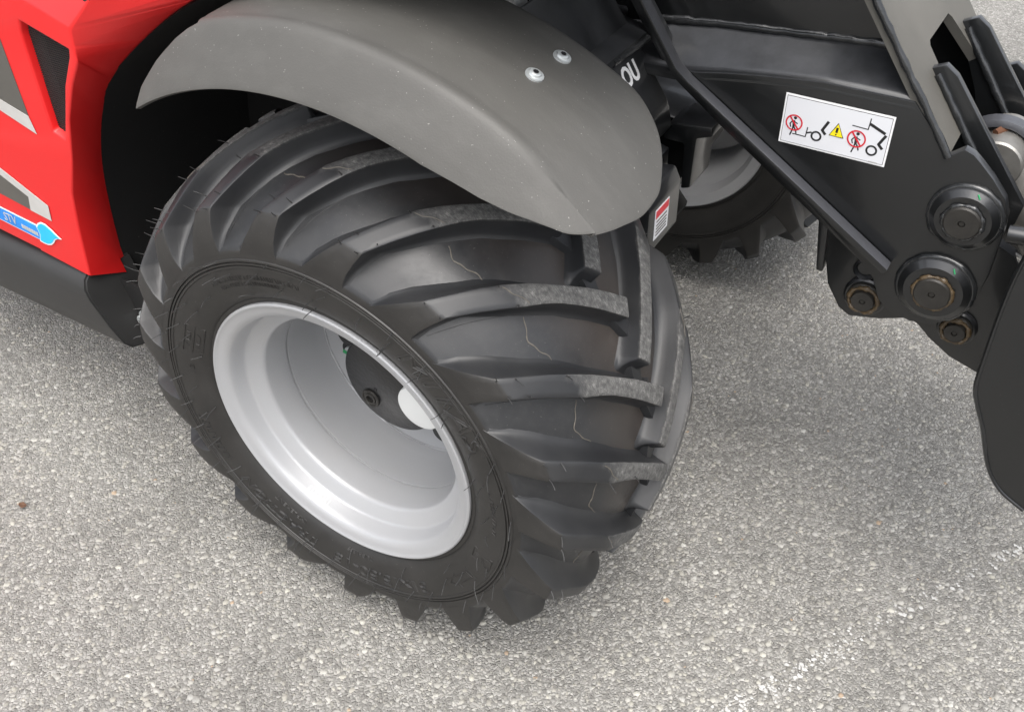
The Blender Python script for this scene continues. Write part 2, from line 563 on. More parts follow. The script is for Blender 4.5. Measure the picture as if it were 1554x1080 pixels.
def make_chips():
    cell = 0.0058
    xs = np.arange(-1.45, 1.75, cell)
    ys = np.arange(-0.85, 2.0, cell)
    X, Y = np.meshgrid(xs, ys)
    X = X.ravel() + rng.uniform(-.48, .48, X.size) * cell
    Y = Y.ravel() + rng.uniform(-.48, .48, Y.size) * cell
    dist = np.hypot(X - 0.691, Y + 0.842)
    # region that lies in view, with a margin for a step to the side
    fx, fy = fwd.x, fwd.y
    fl = math.hypot(fx, fy)
    fx, fy = fx / fl, fy / fl
    a = (X - .691) * fx + (Y + .842) * fy
    b = (X - .691) * fy - (Y + .842) * fx
    keep = (a > 0.38) & (np.abs(b) < 0.36 + a * 0.66) & (dist < 2.9)
    keep &= rng.random(X.size) < np.clip(1.15 - 0.33 * np.maximum(dist - 1.0, 0), 0.2, 0.74)
    X, Y = X[keep], Y[keep]
    n = len(X)
    K = 6
    rad = np.clip(rng.lognormal(math.log(0.0021), 0.48, n), 0.0009, 0.0064)
    el = rng.uniform(0.6, 1.0, n)
    rot = rng.uniform(0, 6.283, n)
    ht = np.clip(rad * rng.uniform(0.12, 0.38, n), 0.0004, 0.0018)
    tx, ty = rng.normal(0, .12, n), rng.normal(0, .12, n)
    ang = (np.arange(K) / K * 6.283)[None] + rng.uniform(-.3, .3, (n, K))
    rr = rad[:, None] * rng.uniform(0.75, 1.12, (n, K))
    lx, ly = rr * np.cos(ang), rr * np.sin(ang) * el[:, None]
    cx = lx * np.cos(rot)[:, None] - ly * np.sin(rot)[:, None]
    cy = lx * np.sin(rot)[:, None] + ly * np.cos(rot)[:, None]
    V = np.zeros((n, 2 * K, 3), np.float32)
    V[:, :K, 0] = X[:, None] + cx * 0.78
    V[:, :K, 1] = Y[:, None] + cy * 0.78
    V[:, :K, 2] = np.maximum(ht[:, None] + tx[:, None] * cx + ty[:, None] * cy, 0.0002)
    V[:, K:, 0] = X[:, None] + cx * 1.06
    V[:, K:, 1] = Y[:, None] + cy * 1.06
    V[:, K:, 2] = -0.0006
    base = (np.arange(n) * 2 * K)[:, None]
    top = base + np.arange(K)[None]
    k = np.arange(K)
    k2 = (k + 1) % K
    sides = np.stack([base + k, base + K + k, base + K + k2, base + k2], 2)
    loops = np.concatenate([np.concatenate([top, sides.reshape(n, -1)], 1)], 1).ravel()
    sizes = np.tile(np.array([K] + [4] * K), n)
    me = bpy.data.meshes.new('aggregate_chips')
    me.vertices.add(n * 2 * K)
    me.vertices.foreach_set('co', V.ravel())
    me.loops.add(len(loops))
    me.loops.foreach_set('vertex_index', loops.astype(np.int32))
    me.polygons.add(len(sizes))
    starts = np.concatenate([[0], np.cumsum(sizes)[:-1]])
    me.polygons.foreach_set('loop_start', starts.astype(np.int32))
    me.polygons.foreach_set('loop_total', sizes.astype(np.int32))
    g = np.clip(rng.normal(0.300, 0.055, n) + np.clip((rad - .0025) * 10, 0, .035), 0.17, 0.6)
    g[rng.random(n) < 0.02] = 0.44
    g[rng.random(n) < 0.04] = 0.17
    warm = rng.uniform(0.0, 1.0, n)
    col = np.stack([g, g * (0.98 - .02 * warm), g * (0.925 - 0.10 * warm), np.ones(n)], 1)
    oc = rng.random(n) < 0.003
    col[oc, :3] = (0.36, 0.26, 0.17)
    att = me.color_attributes.new('tint', 'FLOAT_COLOR', 'POINT')
    att.data.foreach_set('color', np.repeat(col, 2 * K, 0).astype(np.float32).ravel())
    me.materials.append(MAT['chips'])
    me.update(calc_edges=True)
    me.validate()
    o = bpy.data.objects.new('aggregate_chips', me)
    COL.objects.link(o)
    label(o, 'pale stone chips bedded in the asphalt surface', 'stone chips', 'stuff')
make_chips()

def make_line():
    pts = [(0.49, -0.14), (0.545, -0.045), (0.617, 0.083), (0.669, 0.172), (0.728, 0.283), (0.802, 0.40), (0.843, 0.47), (0.95, 0.65), (1.1, 0.9)]
    V, F = [], []
    a = np.array(pts)
    L = np.concatenate([[0], np.cumsum(np.linalg.norm(np.diff(a, axis=0), axis=1))])
    dens = [(0, .4), (.12, .9), (.27, 1.0), (.36, .75), (.45, .5), (.55, .35), (.7, .75), (1.3, .5)]
    for _ in range(1000):
        s = random.uniform(0, L[-1])
        if random.random() > np.interp(s, [d[0] for d in dens], [d[1] for d in dens]):
            continue
        x, y = np.interp(s, L, a[:, 0]), np.interp(s, L, a[:, 1])
        d = random.gauss(0, 0.0085)
        x += d * 0.85
        y -= d * 0.5
        r0 = abs(random.gauss(0.0010, 0.0012)) + 0.0007
        z = random.uniform(0.0010, 0.0019)
        k = random.randint(5, 7)
        b = len(V)
        t0 = random.uniform(0, 6)
        for i in range(k):
            q = t0 + 6.283 * i / k
            rr = r0 * random.uniform(.55, 1.3)
            V.append((x + rr * math.cos(q), y + rr * math.sin(q) * .8, z + random.uniform(-.0004, .0004)))
        V.append((x, y, z + 0.0004))
        for i in range(k):
            F.append((b + i, b + (i + 1) % k, b + k))
    o = obj('painted_line', V, F, 'linepaint', sharp=0)
    label(o, 'worn white painted line flecked across the asphalt at lower right', 'painted line', 'structure')
make_line()

lf = obj('dry_leaf', [(-.011, 0, .004), (-.003, .005, .007), (.006, .004, .005), (.011, -.001, .008), (.004, -.006, .005), (-.005, -.004, .006), (0, 0, .0045)],
         [(0, 5, 6), (5, 4, 6), (4, 3, 6), (3, 2, 6), (2, 1, 6), (1, 0, 6)], 'leaf', sharp=0, loc=(-.649, -.302, 0))
label(lf, 'small brown dry leaf scrap on the asphalt left of the wheel', 'leaf')

# ------------------------------------------------------------------ telehandler
tele = bpy.data.objects.new('telehandler', None)
tele.empty_display_size = 0.3
COL.objects.link(tele)
label(tele, 'red and black telehandler with silver rims, lug tyres and grey mudguard', 'telehandler')

RL = 0.385
TRACK = 1.04
PITCH = 360 / 19

# --- tyre carcass
half = [(-.150, .193), (-.163, .1965), (-.1695, .205), (-.1725, .2125), (-.1715, .2145), (-.176, .2185), (-.181, .229), (-.1852, .241),
        (-.1874, .253), (-.188, .262), (-.188, .2652), (-.1893, .266), (-.1893, .2684), (-.1872, .2692), (-.1872, .2698), (-.1893, .2706), (-.1893, .2726),
        (-.1872, .2734), (-.1872, .274), (-.1895, .2748), (-.1895, .2772), (-.188, .2782), (-.1880, .2845), (-.1876, .2885),
        (-.1835, .2935), (-.1735, .3030), (-.158, .316), (-.147, .325), (-.128, .3365), (-.113, .3435), (-.098, .349), (-.07, .3545), (-.034, .3585), (0, .360)]
TYPROF = half + [(-y, r) for y, r in half[-2::-1]]
SIDE_R = np.array([p[1] for p in half[:10]])
SIDE_Y = np.array([p[0] for p in half[:10]])

def side_y(r):
    return np.interp(r, SIDE_R, SIDE_Y)

# --- tread lug (reference lug, angles in degrees about the axle)
LUG = np.array([
    # yt     Rt     yc      Rc     thu    thl   bwu  bwl
    [-.1882, .2850, -.1876, .2852, 50.6, 38.6, 0.50, 0.50],
    [-.1884, .2920, -.1850, .2920, 49.2, 38.7, 1.50, 1.50],
    [-.1880, .3060, -.1710, .3050, 46.7, 38.3, 1.92, 1.73],
    [-.1850, .3240, -.1570, .3168, 43.7, 37.3, 2.37, 2.16],
    [-.1812, .3368, -.1490, .3235, 41.7, 36.5, 2.59, 2.23],
    [-.1790, .3398, -.1470, .3250, 41.2, 36.3, 2.66, 2.30],
    [-.1760, .3422, -.1450, .3263, 40.8, 35.95, 2.66, 2.30],
    [-.1650, .3485, -.1380, .3305, 39.4, 34.6, 2.81, 2.30],
    [-.1500, .3565, -.1280, .3365, 37.6, 32.8, 2.81, 2.30],
    [-.1320, .3660, -.1130, .3435, 35.5, 30.6, 2.81, 2.30],
    [-.1130, .3750, -.0980, .3490, 33.2, 28.4, 2.66, 2.23],
    [-.0930, .3792, -.0840, .3520, 30.9, 26.6, 2.52, 2.09],
    [-.0750, .3822, -.0700, .3545, 28.7, 24.7, 2.29, 1.94],
    [-.0550, .3847, -.0530, .3568, 26.0, 22.3, 2.07, 1.73],
    [-.0350, .3866, -.0340, .3585, 23.3, 19.8, 1.78, 1.51],
    [-.0150, .3877, -.0150, .3596, 20.3, 17.1, 1.48, 1.30],
    [.0060, .3880, .0060, .3600, 17.0, 14.2, 1.60, 1.40]])
CROSS = [(1.0, -.05), (.78, .015), (.58, .07), (.40, .16), (.26, .30), (.15, .52), (.07, .80), (.025, .92), (0.0, .967)]

def lug_mesh(mirror):
    rows = [list(r) + [1.0, 0.0] for r in LUG]
    last = LUG[-1]
    for ext, kf in ((.0008, .99), (.002, .93), (.0045, .55), (.0075, .22), (.011, .05), (.014, -.05)):
        r = list(last)
        r[0] += ext
        r[2] += ext
        dth = -ext * 120
        r[4] += dth
        r[5] += dth
        rows.append(r + [kf, 0.0])
    V, F, MI, WR = [], [], [], []
    nc = None
    for si, r in enumerate(rows):
        yt, Rt, yc, Rc, tu, tl, bu, bl, kf, _ = r
        skew = 0.007 * max(0, min(1, (si - 12) / 4.0))
        line = []
        ins = min(.30, (tu - tl) * .12)
        for fr, h in CROSS:
            line.append((tu + bu * fr, h))
        line.append((tu - ins, 1.0))
        for q in (.25, .5, .75):
            line.append((tu - ins + (tl - tu + 2 * ins) * q, 1.0))
        line.append((tl + ins, 1.0))
        for fr, h in CROSS[::-1]:
            line.append((tl - bl * fr, h))
        nc = len(line)
        tm = (tu + tl) / 2
        for th, h in line:
            hh = h * kf if h > 0 else h
            sk = skew * max(-1.3, min(1.3, (th - tm) / ((tu - tl) / 2 + 1e-6)))
            y = yc + (yt - yc) * hh + sk
            rr = Rc + (Rt - Rc) * hh
            if hh < 0:
                rr = Rc - 0.0015
            V.append((rr * math.cos(R(th)), y, rr * math.sin(R(th))))
            run = float(np.interp(si, [9, 10, 11, 12, 16, 17, 18], [0.0, 0.42, 0.85, 1.0, 1.0, .6, 0.0]))
            WR.append(run if h > .96 else (run * .45 if h > .9 else 0.0))
    nr = len(rows)
    for i in range(nr - 1):
        for j in range(nc - 1):
            f = (i * nc + j, (i + 1) * nc + j, (i + 1) * nc + j + 1, i * nc + j + 1)
            F.append(f)
            topj = 8 <= j < nc - 9
            MI.append(2 if topj and i < 5 else 0)
    tb = len(V)
    for (r0, e) in ((.3560, .0), (.3660, .0012), (.3705, .0026)):
        for (th, y) in ((15.0, -.010 + e), (15.0, .017 - e), (9.0 + e * 150, .022 - e), (8.6 + e * 150, .004 + e)):
            V.append((r0 * math.cos(R(th)), y, r0 * math.sin(R(th))))
            WR.append(0.0)
    for lv in range(2):
        for k in range(4):
            k2 = (k + 1) % 4
            F.append((tb + lv * 4 + k, tb + lv * 4 + k2, tb + lv * 4 + 4 + k2, tb + lv * 4 + 4 + k))
            MI.append(0)
    F.append((tb + 8, tb + 9, tb + 10, tb + 11))
    MI.append(0)
    V = np.array(V)
    if mirror:
        V[:, 1] *= -1
    a, b, c = V[F[nc * 10 + nc // 2][0]], V[F[nc * 10 + nc // 2][1]], V[F[nc * 10 + nc // 2][2]]
    nrm = np.cross(b - a, c - a)
    out = np.array([a[0], 0, a[2]])
    if nrm @ out < 0:
        F = [f[::-1] for f in F]
    return V, F, MI, WR

def ang_rot(deg):
    return (0, -R(deg), 0)

def make_tyre(centre, far=False, proto=None):
    if proto is None:
        ty = revolve('tyre', TYPROF, 'rubber', tele, seg=240, sharp=50, loc=centre)
        me = ty.data
        me.materials.append(MAT['sidewall'])
        for p in me.polygons:
            r = math.hypot(p.center.x, p.center.z)
            if r < .287 and abs(p.center.y) > .14:
                p.material_index = 1
    else:
        ty = copy_part(proto, tele, centre)
    return ty

tyre = make_tyre((0, 0, RL))
def add_wear(o, w):
    at = o.data.attributes.new('wear', 'FLOAT', 'POINT')
    at.data.foreach_set('value', np.array(w, np.float32))
V, F, MI, WR = lug_mesh(False)
lug_a = obj('tread_lug', V, F, None, tyre, 38, mats=['lug', 'lug', 'sidewall'], midx=MI)
add_wear(lug_a, WR)
V, F, MI, WR = lug_mesh(True)
lug_b = obj('tread_lug', V, F, None, tyre, 38, mats=['lug', 'lug', 'sidewall'], midx=MI)
add_wear(lug_b, WR)
lug_b.rotation_euler = ang_rot(9.2)
for i in range(1, 19):
    copy_part(lug_a, tyre, rot=ang_rot(i * PITCH))
    copy_part(lug_b, tyre, rot=ang_rot(i * PITCH + 9.2))

far_tyre = make_tyre((0, TRACK, RL), proto=tyre)
for i in range(19):
    copy_part(lug_a, far_tyre, rot=ang_rot(i * PITCH + 5))
    copy_part(lug_b, far_tyre, rot=ang_rot(i * PITCH + 14.2))

# --- moulded lettering on the sidewall (outlined, raised)
def on_side(V, th0, Rb, raise_=0.0):
    out = []
    for u, v, w in V:
        r = Rb + v
        th = R(th0) - u / (Rb + 0.012)
        y = side_y(r) - 0.0003 - raise_ - w
        out.append((r * math.cos(th), y, r * math.sin(th)))
    return out

def side_text(name, body, size, th_from, th_to, Rb, outline=0.00055, shear=0.0, ext=0.0):
    V, F = text_geo(body, size, extrude=0.0004, outline=outline, shear=shear)
    if not len(V):
        return
    w = V[:, 0].max() - V[:, 0].min()
    want = R(abs(th_from - th_to)) * (Rb + 0.012)
    V[:, 0] = (V[:, 0] - V[:, 0].min()) * want / w
    obj(name, on_side(V, th_from, Rb), F, 'sidewall', tyre, 30)

side_text('tyre_lettering', 'MITAS', .038, 58.0, 23.5, .2435, .00115, 0.25)
side_text('tyre_lettering', '31x15.50-15', .024, -57, -98, .2415, .00105)
side_text('tyre_lettering', 'TRACTION', .021, -105.5, -139.5, .2425, .00105, .2)
side_text('tyre_lettering', 'IMPLEMENT', .008, -112, -127, .2255, .0004)
side_text('tyre_lettering', 'TUBELESS', .008, -81, -93, .2225, .0004)
side_text('tyre_lettering', '13', .010, 176, 171.5, .236, .0003)

def side_lines(name, lines, rad, mat='sidewall'):
    V, F = [], []
    for ln in lines:
        pts = []
        for (r, th) in ln:
            pts.append((r * math.cos(R(th)), float(side_y(r)) - .0004, r * math.sin(R(th))))
        tube_geo(pts, rad, 5, V=V, F=F)
    obj(name, V, F, mat, tyre, 40)
def relief(th0, th1, r0, r1, n, rad):
    """row of small raised strokes where the moulded print is too fine to read"""
    ln = []
    for i in range(n):
        t = th0 + (th1 - th0) * i / n
        d = (th1 - th0) / n
        k = random.choice((0, 1, 2))
        if k == 0:
            ln.append([(r0, t), (r1, t + d * .3), (r0, t + d * .6)])
        elif k == 1:
            ln.append([(r0, t + d * .1), (r1, t + d * .25)])
            ln.append([(r1, t + d * .25), (r1, t + d * .7)])
        else:
            ln.append([(r1, t), (r0, t + d * .1), (r0, t + d * .65), (r1, t + d * .7)])
    side_lines('tyre_relief', ln, rad)
relief(-147, -166, .246, .258, 9, .0007)
relief(126, 90, .249, .255, 26, .0004)
relief(124, 98, .240, .245, 20, .0004)
relief(11, -7, .248, .2535, 12, .0004)
side_lines('tyre_emblem', [[(.249, 153), (.223, 152), (.223, 165.5), (.250, 166), (.249, 153)], [(.236, 152.5), (.2365, 166)],
                           [(.245, 156), (.240, 156), (.240, 160), (.245, 160)], [(.231, 156), (.227, 157), (.227, 161), (.231, 161)], [(.245, 162), (.240, 163)], [(.231, 163.5), (.227, 163)]], .0005)
side_lines('tyre_emblem', [[(.259, -18), (.262, -24), (.232, -24), (.229, -19), (.259, -18)], [(.256, -19), (.234, -21), (.256, -23.3), (.245, -20.2)], [(.246, -22), (.246, -20)]], .00055)
side_lines('tyre_emblem', [[(.252, -32), (.252, -40), (.257, -39.5), (.246, -44), (.236, -40), (.241, -40), (.241, -33), (.252, -32)], [(.257, -31), (.236, -32)]], .0005)

# --- rubber whiskers left by the mould
def whiskers():
    V, F = [], []
    def add(p, d, L):
        p, d = Vector(p), Vector(d).normalized()
        d = (d + Vector((random.gauss(0, .12), random.gauss(0, .1), random.gauss(0, .12)))).normalized()
        bend = Vector((random.gauss(0, .18), 0, random.gauss(-.1, .15))) * L
        pts = [p + d * (L * q) + bend * (q * q) for q in (0, .33, .66, 1)]
        tube_geo(pts, [0.0007, .00062, .00055, .00045], 4, V=V, F=F)
        tube_geo([p, p + d * .0006], [.0011, .0008], 6, V=V, F=F)
    def pol(y, r, th):
        return (r * math.cos(R(th)), y, r * math.sin(R(th)))
    for rr, n, off in ((.2765, 38, 3), (.258, 34, 8), (.240, 30, 1), (.224, 14, 11)):
        for i in range(n):
            if random.random() < .16:
                continue
            th = off + i * 360 / n + random.uniform(-2, 2)
            add(pol(side_y(min(rr, .262)) - .0006, rr, th), (math.cos(R(th)) * .25, -1, math.sin(R(th)) * .25), random.uniform(.013, .024))
    for k in range(19):
        o = k * PITCH
        for (y, r, th, pr) in ((-.1803, .3395, 40.8, .9), (-.1803, .3395, 37.0, .9), (-.164, .3488, 39.0, .8), (-.163, .349, 35.0, .7), (-.120, .372, 33.8, .6), (-.118, .373, 29.3, .8), (-.075, .3825, 25.5, .25)):
            if random.random() < pr:
                t = th + o
                add(pol(y, r, t), (math.cos(R(t)), -.75, math.sin(R(t))), random.uniform(.008, .017))
        for (y, r, th, pr) in ((.180, .3395, 41, .8), (.164, .3488, 37, .7), (.12, .372, 31, .6)):
            if random.random() < pr:
                t = th + o + 9.2
                add(pol(y, r, t), (math.cos(R(t)), .6, math.sin(R(t))), random.uniform(.006, .011))
    o = obj('mould_whiskers', V, F, 'whisker', tyre, 0)
    o['kind'] = 'stuff'
whiskers()

# --- mould flash lines and seams on the tread
CY = np.array([p[0] for p in half]); CRr = np.array([p[1] for p in half])
def carc(y):
    return float(np.interp(-abs(y), CY[23:], CRr[23:]))
def flash():
    V, F = [], []
    V2, F2 = [], []
    for k in range(19):
        o = k * PITCH
        for sgn, dth in ((1, 0), (-1, 9.2)):
            # pale ragged flash line from one lug's crease to the next
            pts, rad = [], []
            n = 26
            jag = random.uniform(-.006, .006)
            for i in range(n + 1):
                q = i / n
                th = (27.6 + o + dth) + (34.6 - PITCH - 27.6) * q
                y = -.100 - .014 * math.sin(q * 3.1) + .0025 * math.sin(q * 9 + k) + .001 * math.sin(q * 23 + 2 * k) + jag * math.sin(q * 3.14)
                r = carc(y) + .0002
                pts.append((r * math.cos(R(th)), sgn * y, r * math.sin(R(th))))
                rad.append(.00075 * (0.35 + 0.9 * math.sin(3.14 * min(1, max(0, q))) ** .7) * random.uniform(.6, 1.2))
            if (k * 5 + (sgn > 0)) % 4:
                i0, i1 = random.randint(0, 3), random.randint(23, 26)
                tube_geo(pts[i0:i1 + 1], rad[i0:i1 + 1], 5, 0.25, V=V, F=F)
            if (k * 3) % 4:
                pts, rad = [], []
                for i in range(8):
                    q = i / 7
                    th = 33.3 + o + dth - 4.9 * q
                    y = -.1185 + .012 * q + .001 * math.sin(q * 9 + k)
                    r = float(np.interp(y, [-.132, -.113, -.093], [.366, .375, .3792])) + .0001
                    pts.append((r * math.cos(R(th)), sgn * y, r * math.sin(R(th))))
                    rad.append(.0007 * random.uniform(.6, 1.2))
                tube_geo(pts, rad, 5, .25, V=V, F=F)
            # dark mould seam running diagonally over the groove
            if (k * 7) % 5 < 4:
                pts = []
                for i in range(10):
                    q = i / 9
                    th = (36.6 + o + dth) + (-11.5) * q
                    y = -.178 + .095 * q
                    r = carc(y) + .0002
                    pts.append((r * math.cos(R(th)), sgn * y, r * math.sin(R(th))))
                tube_geo(pts, .00035, 4, V=V2, F=F2)
    a = obj('mould_flash_line', V, F, 'flash', tyre, 0)
    a['kind'] = 'stuff'
    b = obj('mould_seam_line', V2, F2, 'seam', tyre, 0)
    b['kind'] = 'stuff'
flash()

# --- rims
RIM = [(-.1700, .2078), (-.1730, .2086), (-.1752, .2081), (-.1764, .2066), (-.1764, .2048), (-.1752, .2030), (-.1738, .1995), (-.1728, .1950), (-.1712, .1908), (-.1688, .1872),
       (-.1668, .1856), (-.1650, .1848), (-.1600, .1836), (-.1470, .1808), (-.1444, .1800), (-.1432, .1790), (-.1420, .1768), (-.1340, .1632), (-.1322, .1604), (-.1300, .1588), (-.1260, .1580), (-.1200, .1576),
       (-.1050, .1562), (-.0900, .1560), (-.0880, .1562), (-.0872, .1600), (-.0835, .1602), (-.0826, .1572), (-.0800, .1572), (-.0700, .1582), (-.0450, .1596), (-.0200, .1604), (-.0040, .1607),
       (-.0018, .1598), (-.0012, .1575), (-.0005, .1490), (.0015, .1200), (.0030, .0500),
       (.0120, .0500), (.0120, .1490), (.0150, .1560), (.0230, .1590), (.0900, .1575), (.1180, .1570), (.1300, .1620), (.1400, .1740), (.1440, .1785), (.1600, .1826), (.1690, .1872),
       (.1725, .1950), (.1752, .2030), (.1764, .2060), (.1740, .2085), (.1700, .2078)]
rim = revolve('rim', RIM, 'silver', tele, seg=160, sharp=28, loc=(0, 0, RL))
pts = [(.1592 * math.cos(q), -.0025, .1592 * math.sin(q)) for q in np.linspace(0, 6.283, 90)]
tube('rim_weld', pts, [.0016 * random.uniform(.7, 1.2) for _ in pts], 'silver', rim, 6, .1)
V, F = text_geo('13LBX15', .0095, extrude=.0003, spacing=1.15)
VV = []
for u, v, w in V:
    y = -.1600 + v * .95
    r = float(np.interp(y, [-.165, -.16, -.147], [.1848, .1836, .1808])) - .0002 - w * .6
    th = R(-107) - u / .18
    VV.append((r * math.cos(th), y, r * math.sin(th)))
obj('rim_stamp', VV, F, 'cap', rim, 0)
far_rim = copy_part(rim, tele, (0, TRACK, RL), (0, 0, R(180)))

# --- hub
hub = revolve('hub', [(.02, .01), (.02, .085), (-.030, .085), (-.034, .080), (-.052, .0785), (-.056, .0765), (-.0575, .0735), (-.0578, .0), ], 'hub', tele, seg=72, sharp=30, loc=(0, 0, RL))
pl = (-.036, -.038)
revolve('hub_plug', [(-.0575, .0), (-.0575, .0148), (-.0590, .0152), (-.0605, .0145), (-.0605, .0125), (-.0595, .0120), (-.0595, .0095), (-.0612, .0090), (-.0612, .0062), (-.0560, .0055), (-.0545, 0)],
        'pin', hub, seg=24, sharp=30, loc=(pl[0], 0, pl[1]))
V, F = text_geo('0', .011, extrude=.0005, outline=.0004)
obj('hub_mark', [(-.0285 + u, -.0579 - w, -.020 + v * .8) for u, v, w in V], F, 'ink', hub, 0)
revolve('hub_cap', [(-.05, .0), (-.05, .0355), (-.070, .0355), (-.0725, .0345), (-.0735, .0320), (-.0738, .0)], 'cap', hub, seg=48, sharp=30, loc=(.0605, 0, -.001))
bolt_proto = None
def hexhead(name, mat, parent, loc, rad=.0095, h=.008, washer=.013, axis='y'):
    prof = [(.0, washer), (-.002, washer), (-.0022, rad * 1.02), (-.0022, rad), (-h, rad), (-h - .001, rad * .86), (-h - .001, rad * .45), (-h + .003, rad * .42), (-h + .003, 0)]
    return revolve(name, prof, mat, parent, seg=18, sharp=30, loc=loc, axis=axis)
for i, th in enumerate((193, 291, 343, 33, 83, 140, 243)):
    b = hexhead('wheel_bolt', 'zinc' if i != 5 else 'pin', hub, (.117 * math.cos(R(th)), .0028, .117 * math.sin(R(th))))
    if i == 0:
        obj('paint_mark', [(-.012 + .117 * math.cos(R(th)), -.0069, -.003 + .117 * math.sin(R(th))), (.008 + .117 * math.cos(R(th)), -.0069, -.006 + .117 * math.sin(R(th))),
                           (.008 + .117 * math.cos(R(th)), -.0069, .0005 + .117 * math.sin(R(th))), (-.010 + .117 * math.cos(R(th)), -.0069, .004 + .117 * math.sin(R(th)))], [(0, 1, 2, 3)], 'green', hub, 0)
    revolve('bolt_boss', [(.0028, .017), (-.0002, .017), (-.0008, .0135), (-.0008, .0)], 'hub', hub, seg=20, loc=(.117 * math.cos(R(th)), 0, .117 * math.sin(R(th))))
revolve('hub_lug', [(.003, .02), (-.030, .019), (-.033, .016), (-.034, 0)], 'hub', hub, seg=20, loc=(-.088, 0, .035))
revolve('hub_lug', [(.003, .02), (-.026, .019), (-.029, .016), (-.030, 0)], 'hub', hub, seg=20, loc=(.062, 0, -.085))

# --- front axle between the wheels
axle = revolve('front_axle', [(.03, .0), (.03, .075), (.10, .078), (.16, .055), (.22, .050), (.34, .055), (.42, .09), (.52, .105), (.62, .09), (.70, .055), (.82, .050), (.88, .055), (.94, .078), (1.0, .075), (1.0, 0)],
               'black', tele, seg=32, sharp=40, loc=(0, 0, RL))
tube('steering_rod', [(-.13, .16, .36), (-.15, .3, .36), (-.15, .74, .36), (-.13, .88, .36)], .016, 'black', axle, 10).location = (0, 0, -RL)

# ------------------------------------------------------------------ mudguard
def make_fender():
    yk = [-.152, -.148, -.140, -.127, -.105, -.078, -.045, -.015, .014, .046, .070, .087, .097, .104, .112]
    tf = [70., 62.0, 56.3, 51.7, 49.5, 48.3, 47.5, 47.8, 49.4, 52.2, 56.2, 60.9, 66., 70., 76.]
    prof_y = [-.152, -.150, -.142, -.130, -.120, -.1155, -.112, -.1085, -.104, -.097, -.08, -.03, .02, .06, .070, .075, .079, .087, .100, .110, .112]
    prof_r = [.468, .472, .4855, .5035, .5180, .5240, .5272, .5288, .5294, .5290, .5300, .5335, .5340, .5322, .5310, .5295, .5265, .5205, .5120, .5065, .5030]
    sm_y = [-.152, -.148, -.13, -.10, -.06, 0, .05, .09, .108, .112]
    sm_r = [.470, .476, .500, .5190, .5290, .5335, .5315, .5225, .508, .503]
    def rad(y):
        return float(np.interp(y, prof_y, prof_r))
    ys = sorted(set(prof_y + list(np.linspace(-.152, .112, 64).round(4))))
    n = 80
    V = []
    for y in ys:
        t0 = pchip(yk, tf, y)
        t1 = float(np.interp(y, [-.152, -.142, -.13, -.12, -.112, -.09, -.03, .12], [121.8, 119.6, 115.5, 111.2, 107.2, 107.8, 107., 106.]))
        for i in range(n + 1):
            q = i / n
            th = t0 + (t1 - t0) * (q ** 1.15)
            k = min(1.0, max(0.0, (th - 51.5) / 14.0))
            k = k * k * (3 - 2 * k)
            r = rad(y) * k + pchip(sm_y, sm_r, y) * (1 - k)
            # crease line fades towards the front end; shell dips a little at the end
            e = max(0.0, 1 - (th - 46) / 12)
            r = r - 0.012 * e * e
            if y < -.11:
                r = r + (.008 * e)
            V.append((r * math.cos(R(th)), y, RL + r * math.sin(R(th))))
    F = []
    m = n + 1
    for j in range(len(ys) - 1):
        for i in range(n):
            F.append((j * m + i, (j + 1) * m + i, (j + 1) * m + i + 1, j * m + i + 1))
    V = np.array(V)
    a, b, c = V[F[400][0]], V[F[400][1]], V[F[400][2]]
    if np.cross(b - a, c - a)[2] < 0:
        F = [f[::-1] for f in F]
    o = obj('mudguard', V, F, 'fender', tele, 60)
    o['label'] = 'dusty grey plastic mudguard arched over the front wheel'
    s = o.modifiers.new('thickness', 'SOLIDIFY')
    s.thickness = 0.006
    s.offset = -1
    bv = o.modifiers.new('edge', 'BEVEL')
    bv.width = 0.0022
    bv.segments = 2
    bv.limit_method = 'ANGLE'
    bv.angle_limit = R(60)
    return o
fender = make_fender()
def fender_bolt(y, th, r):
    n = Vector((math.cos(R(th)), 0, math.sin(R(th))))
    o = revolve('mudguard_bolt', [(-.001, .0100), (.0013, .0100), (.0016, .0074), (.0020, .0068), (.0042, .0060), (.0050, .0046), (.0050, .0030), (.0032, .0028), (.0032, 0)], 'zinc', fender, seg=20, sharp=30)
    o.rotation_mode = 'QUATERNION'
    o.rotation_quaternion = n.to_track_quat('Y', 'Z')
    o.location = Vector((0, y, RL)) + n * r
    k = revolve('bolt_socket', [(.0, 0), (.0001, .0031), (.0004, .0033), (.0004, .0)], 'ink', fender, seg=6, sharp=0)
    k.rotation_mode = 'QUATERNION'
    k.rotation_quaternion = n.to_track_quat('Y', 'Z')
    k.location = Vector((0, y, RL)) + n * (r + .0048)
fender_bolt(.031, 66.3, .5338)
fender_bolt(-.021, 66.6, .5338)
fender_bolt(-.045, 101.5, .533)
fender_bolt(.04, 101.5, .5335)
far_f = copy_part(fender, tele, (0, TRACK, 0))
far_f.scale = (1, -1, 1)
far_f['label'] = 'grey plastic mudguard over the far front wheel'
box('mudguard_bracket', (-.03, -.02, .80), (.03, .24, .825), 'black', fender, .003)

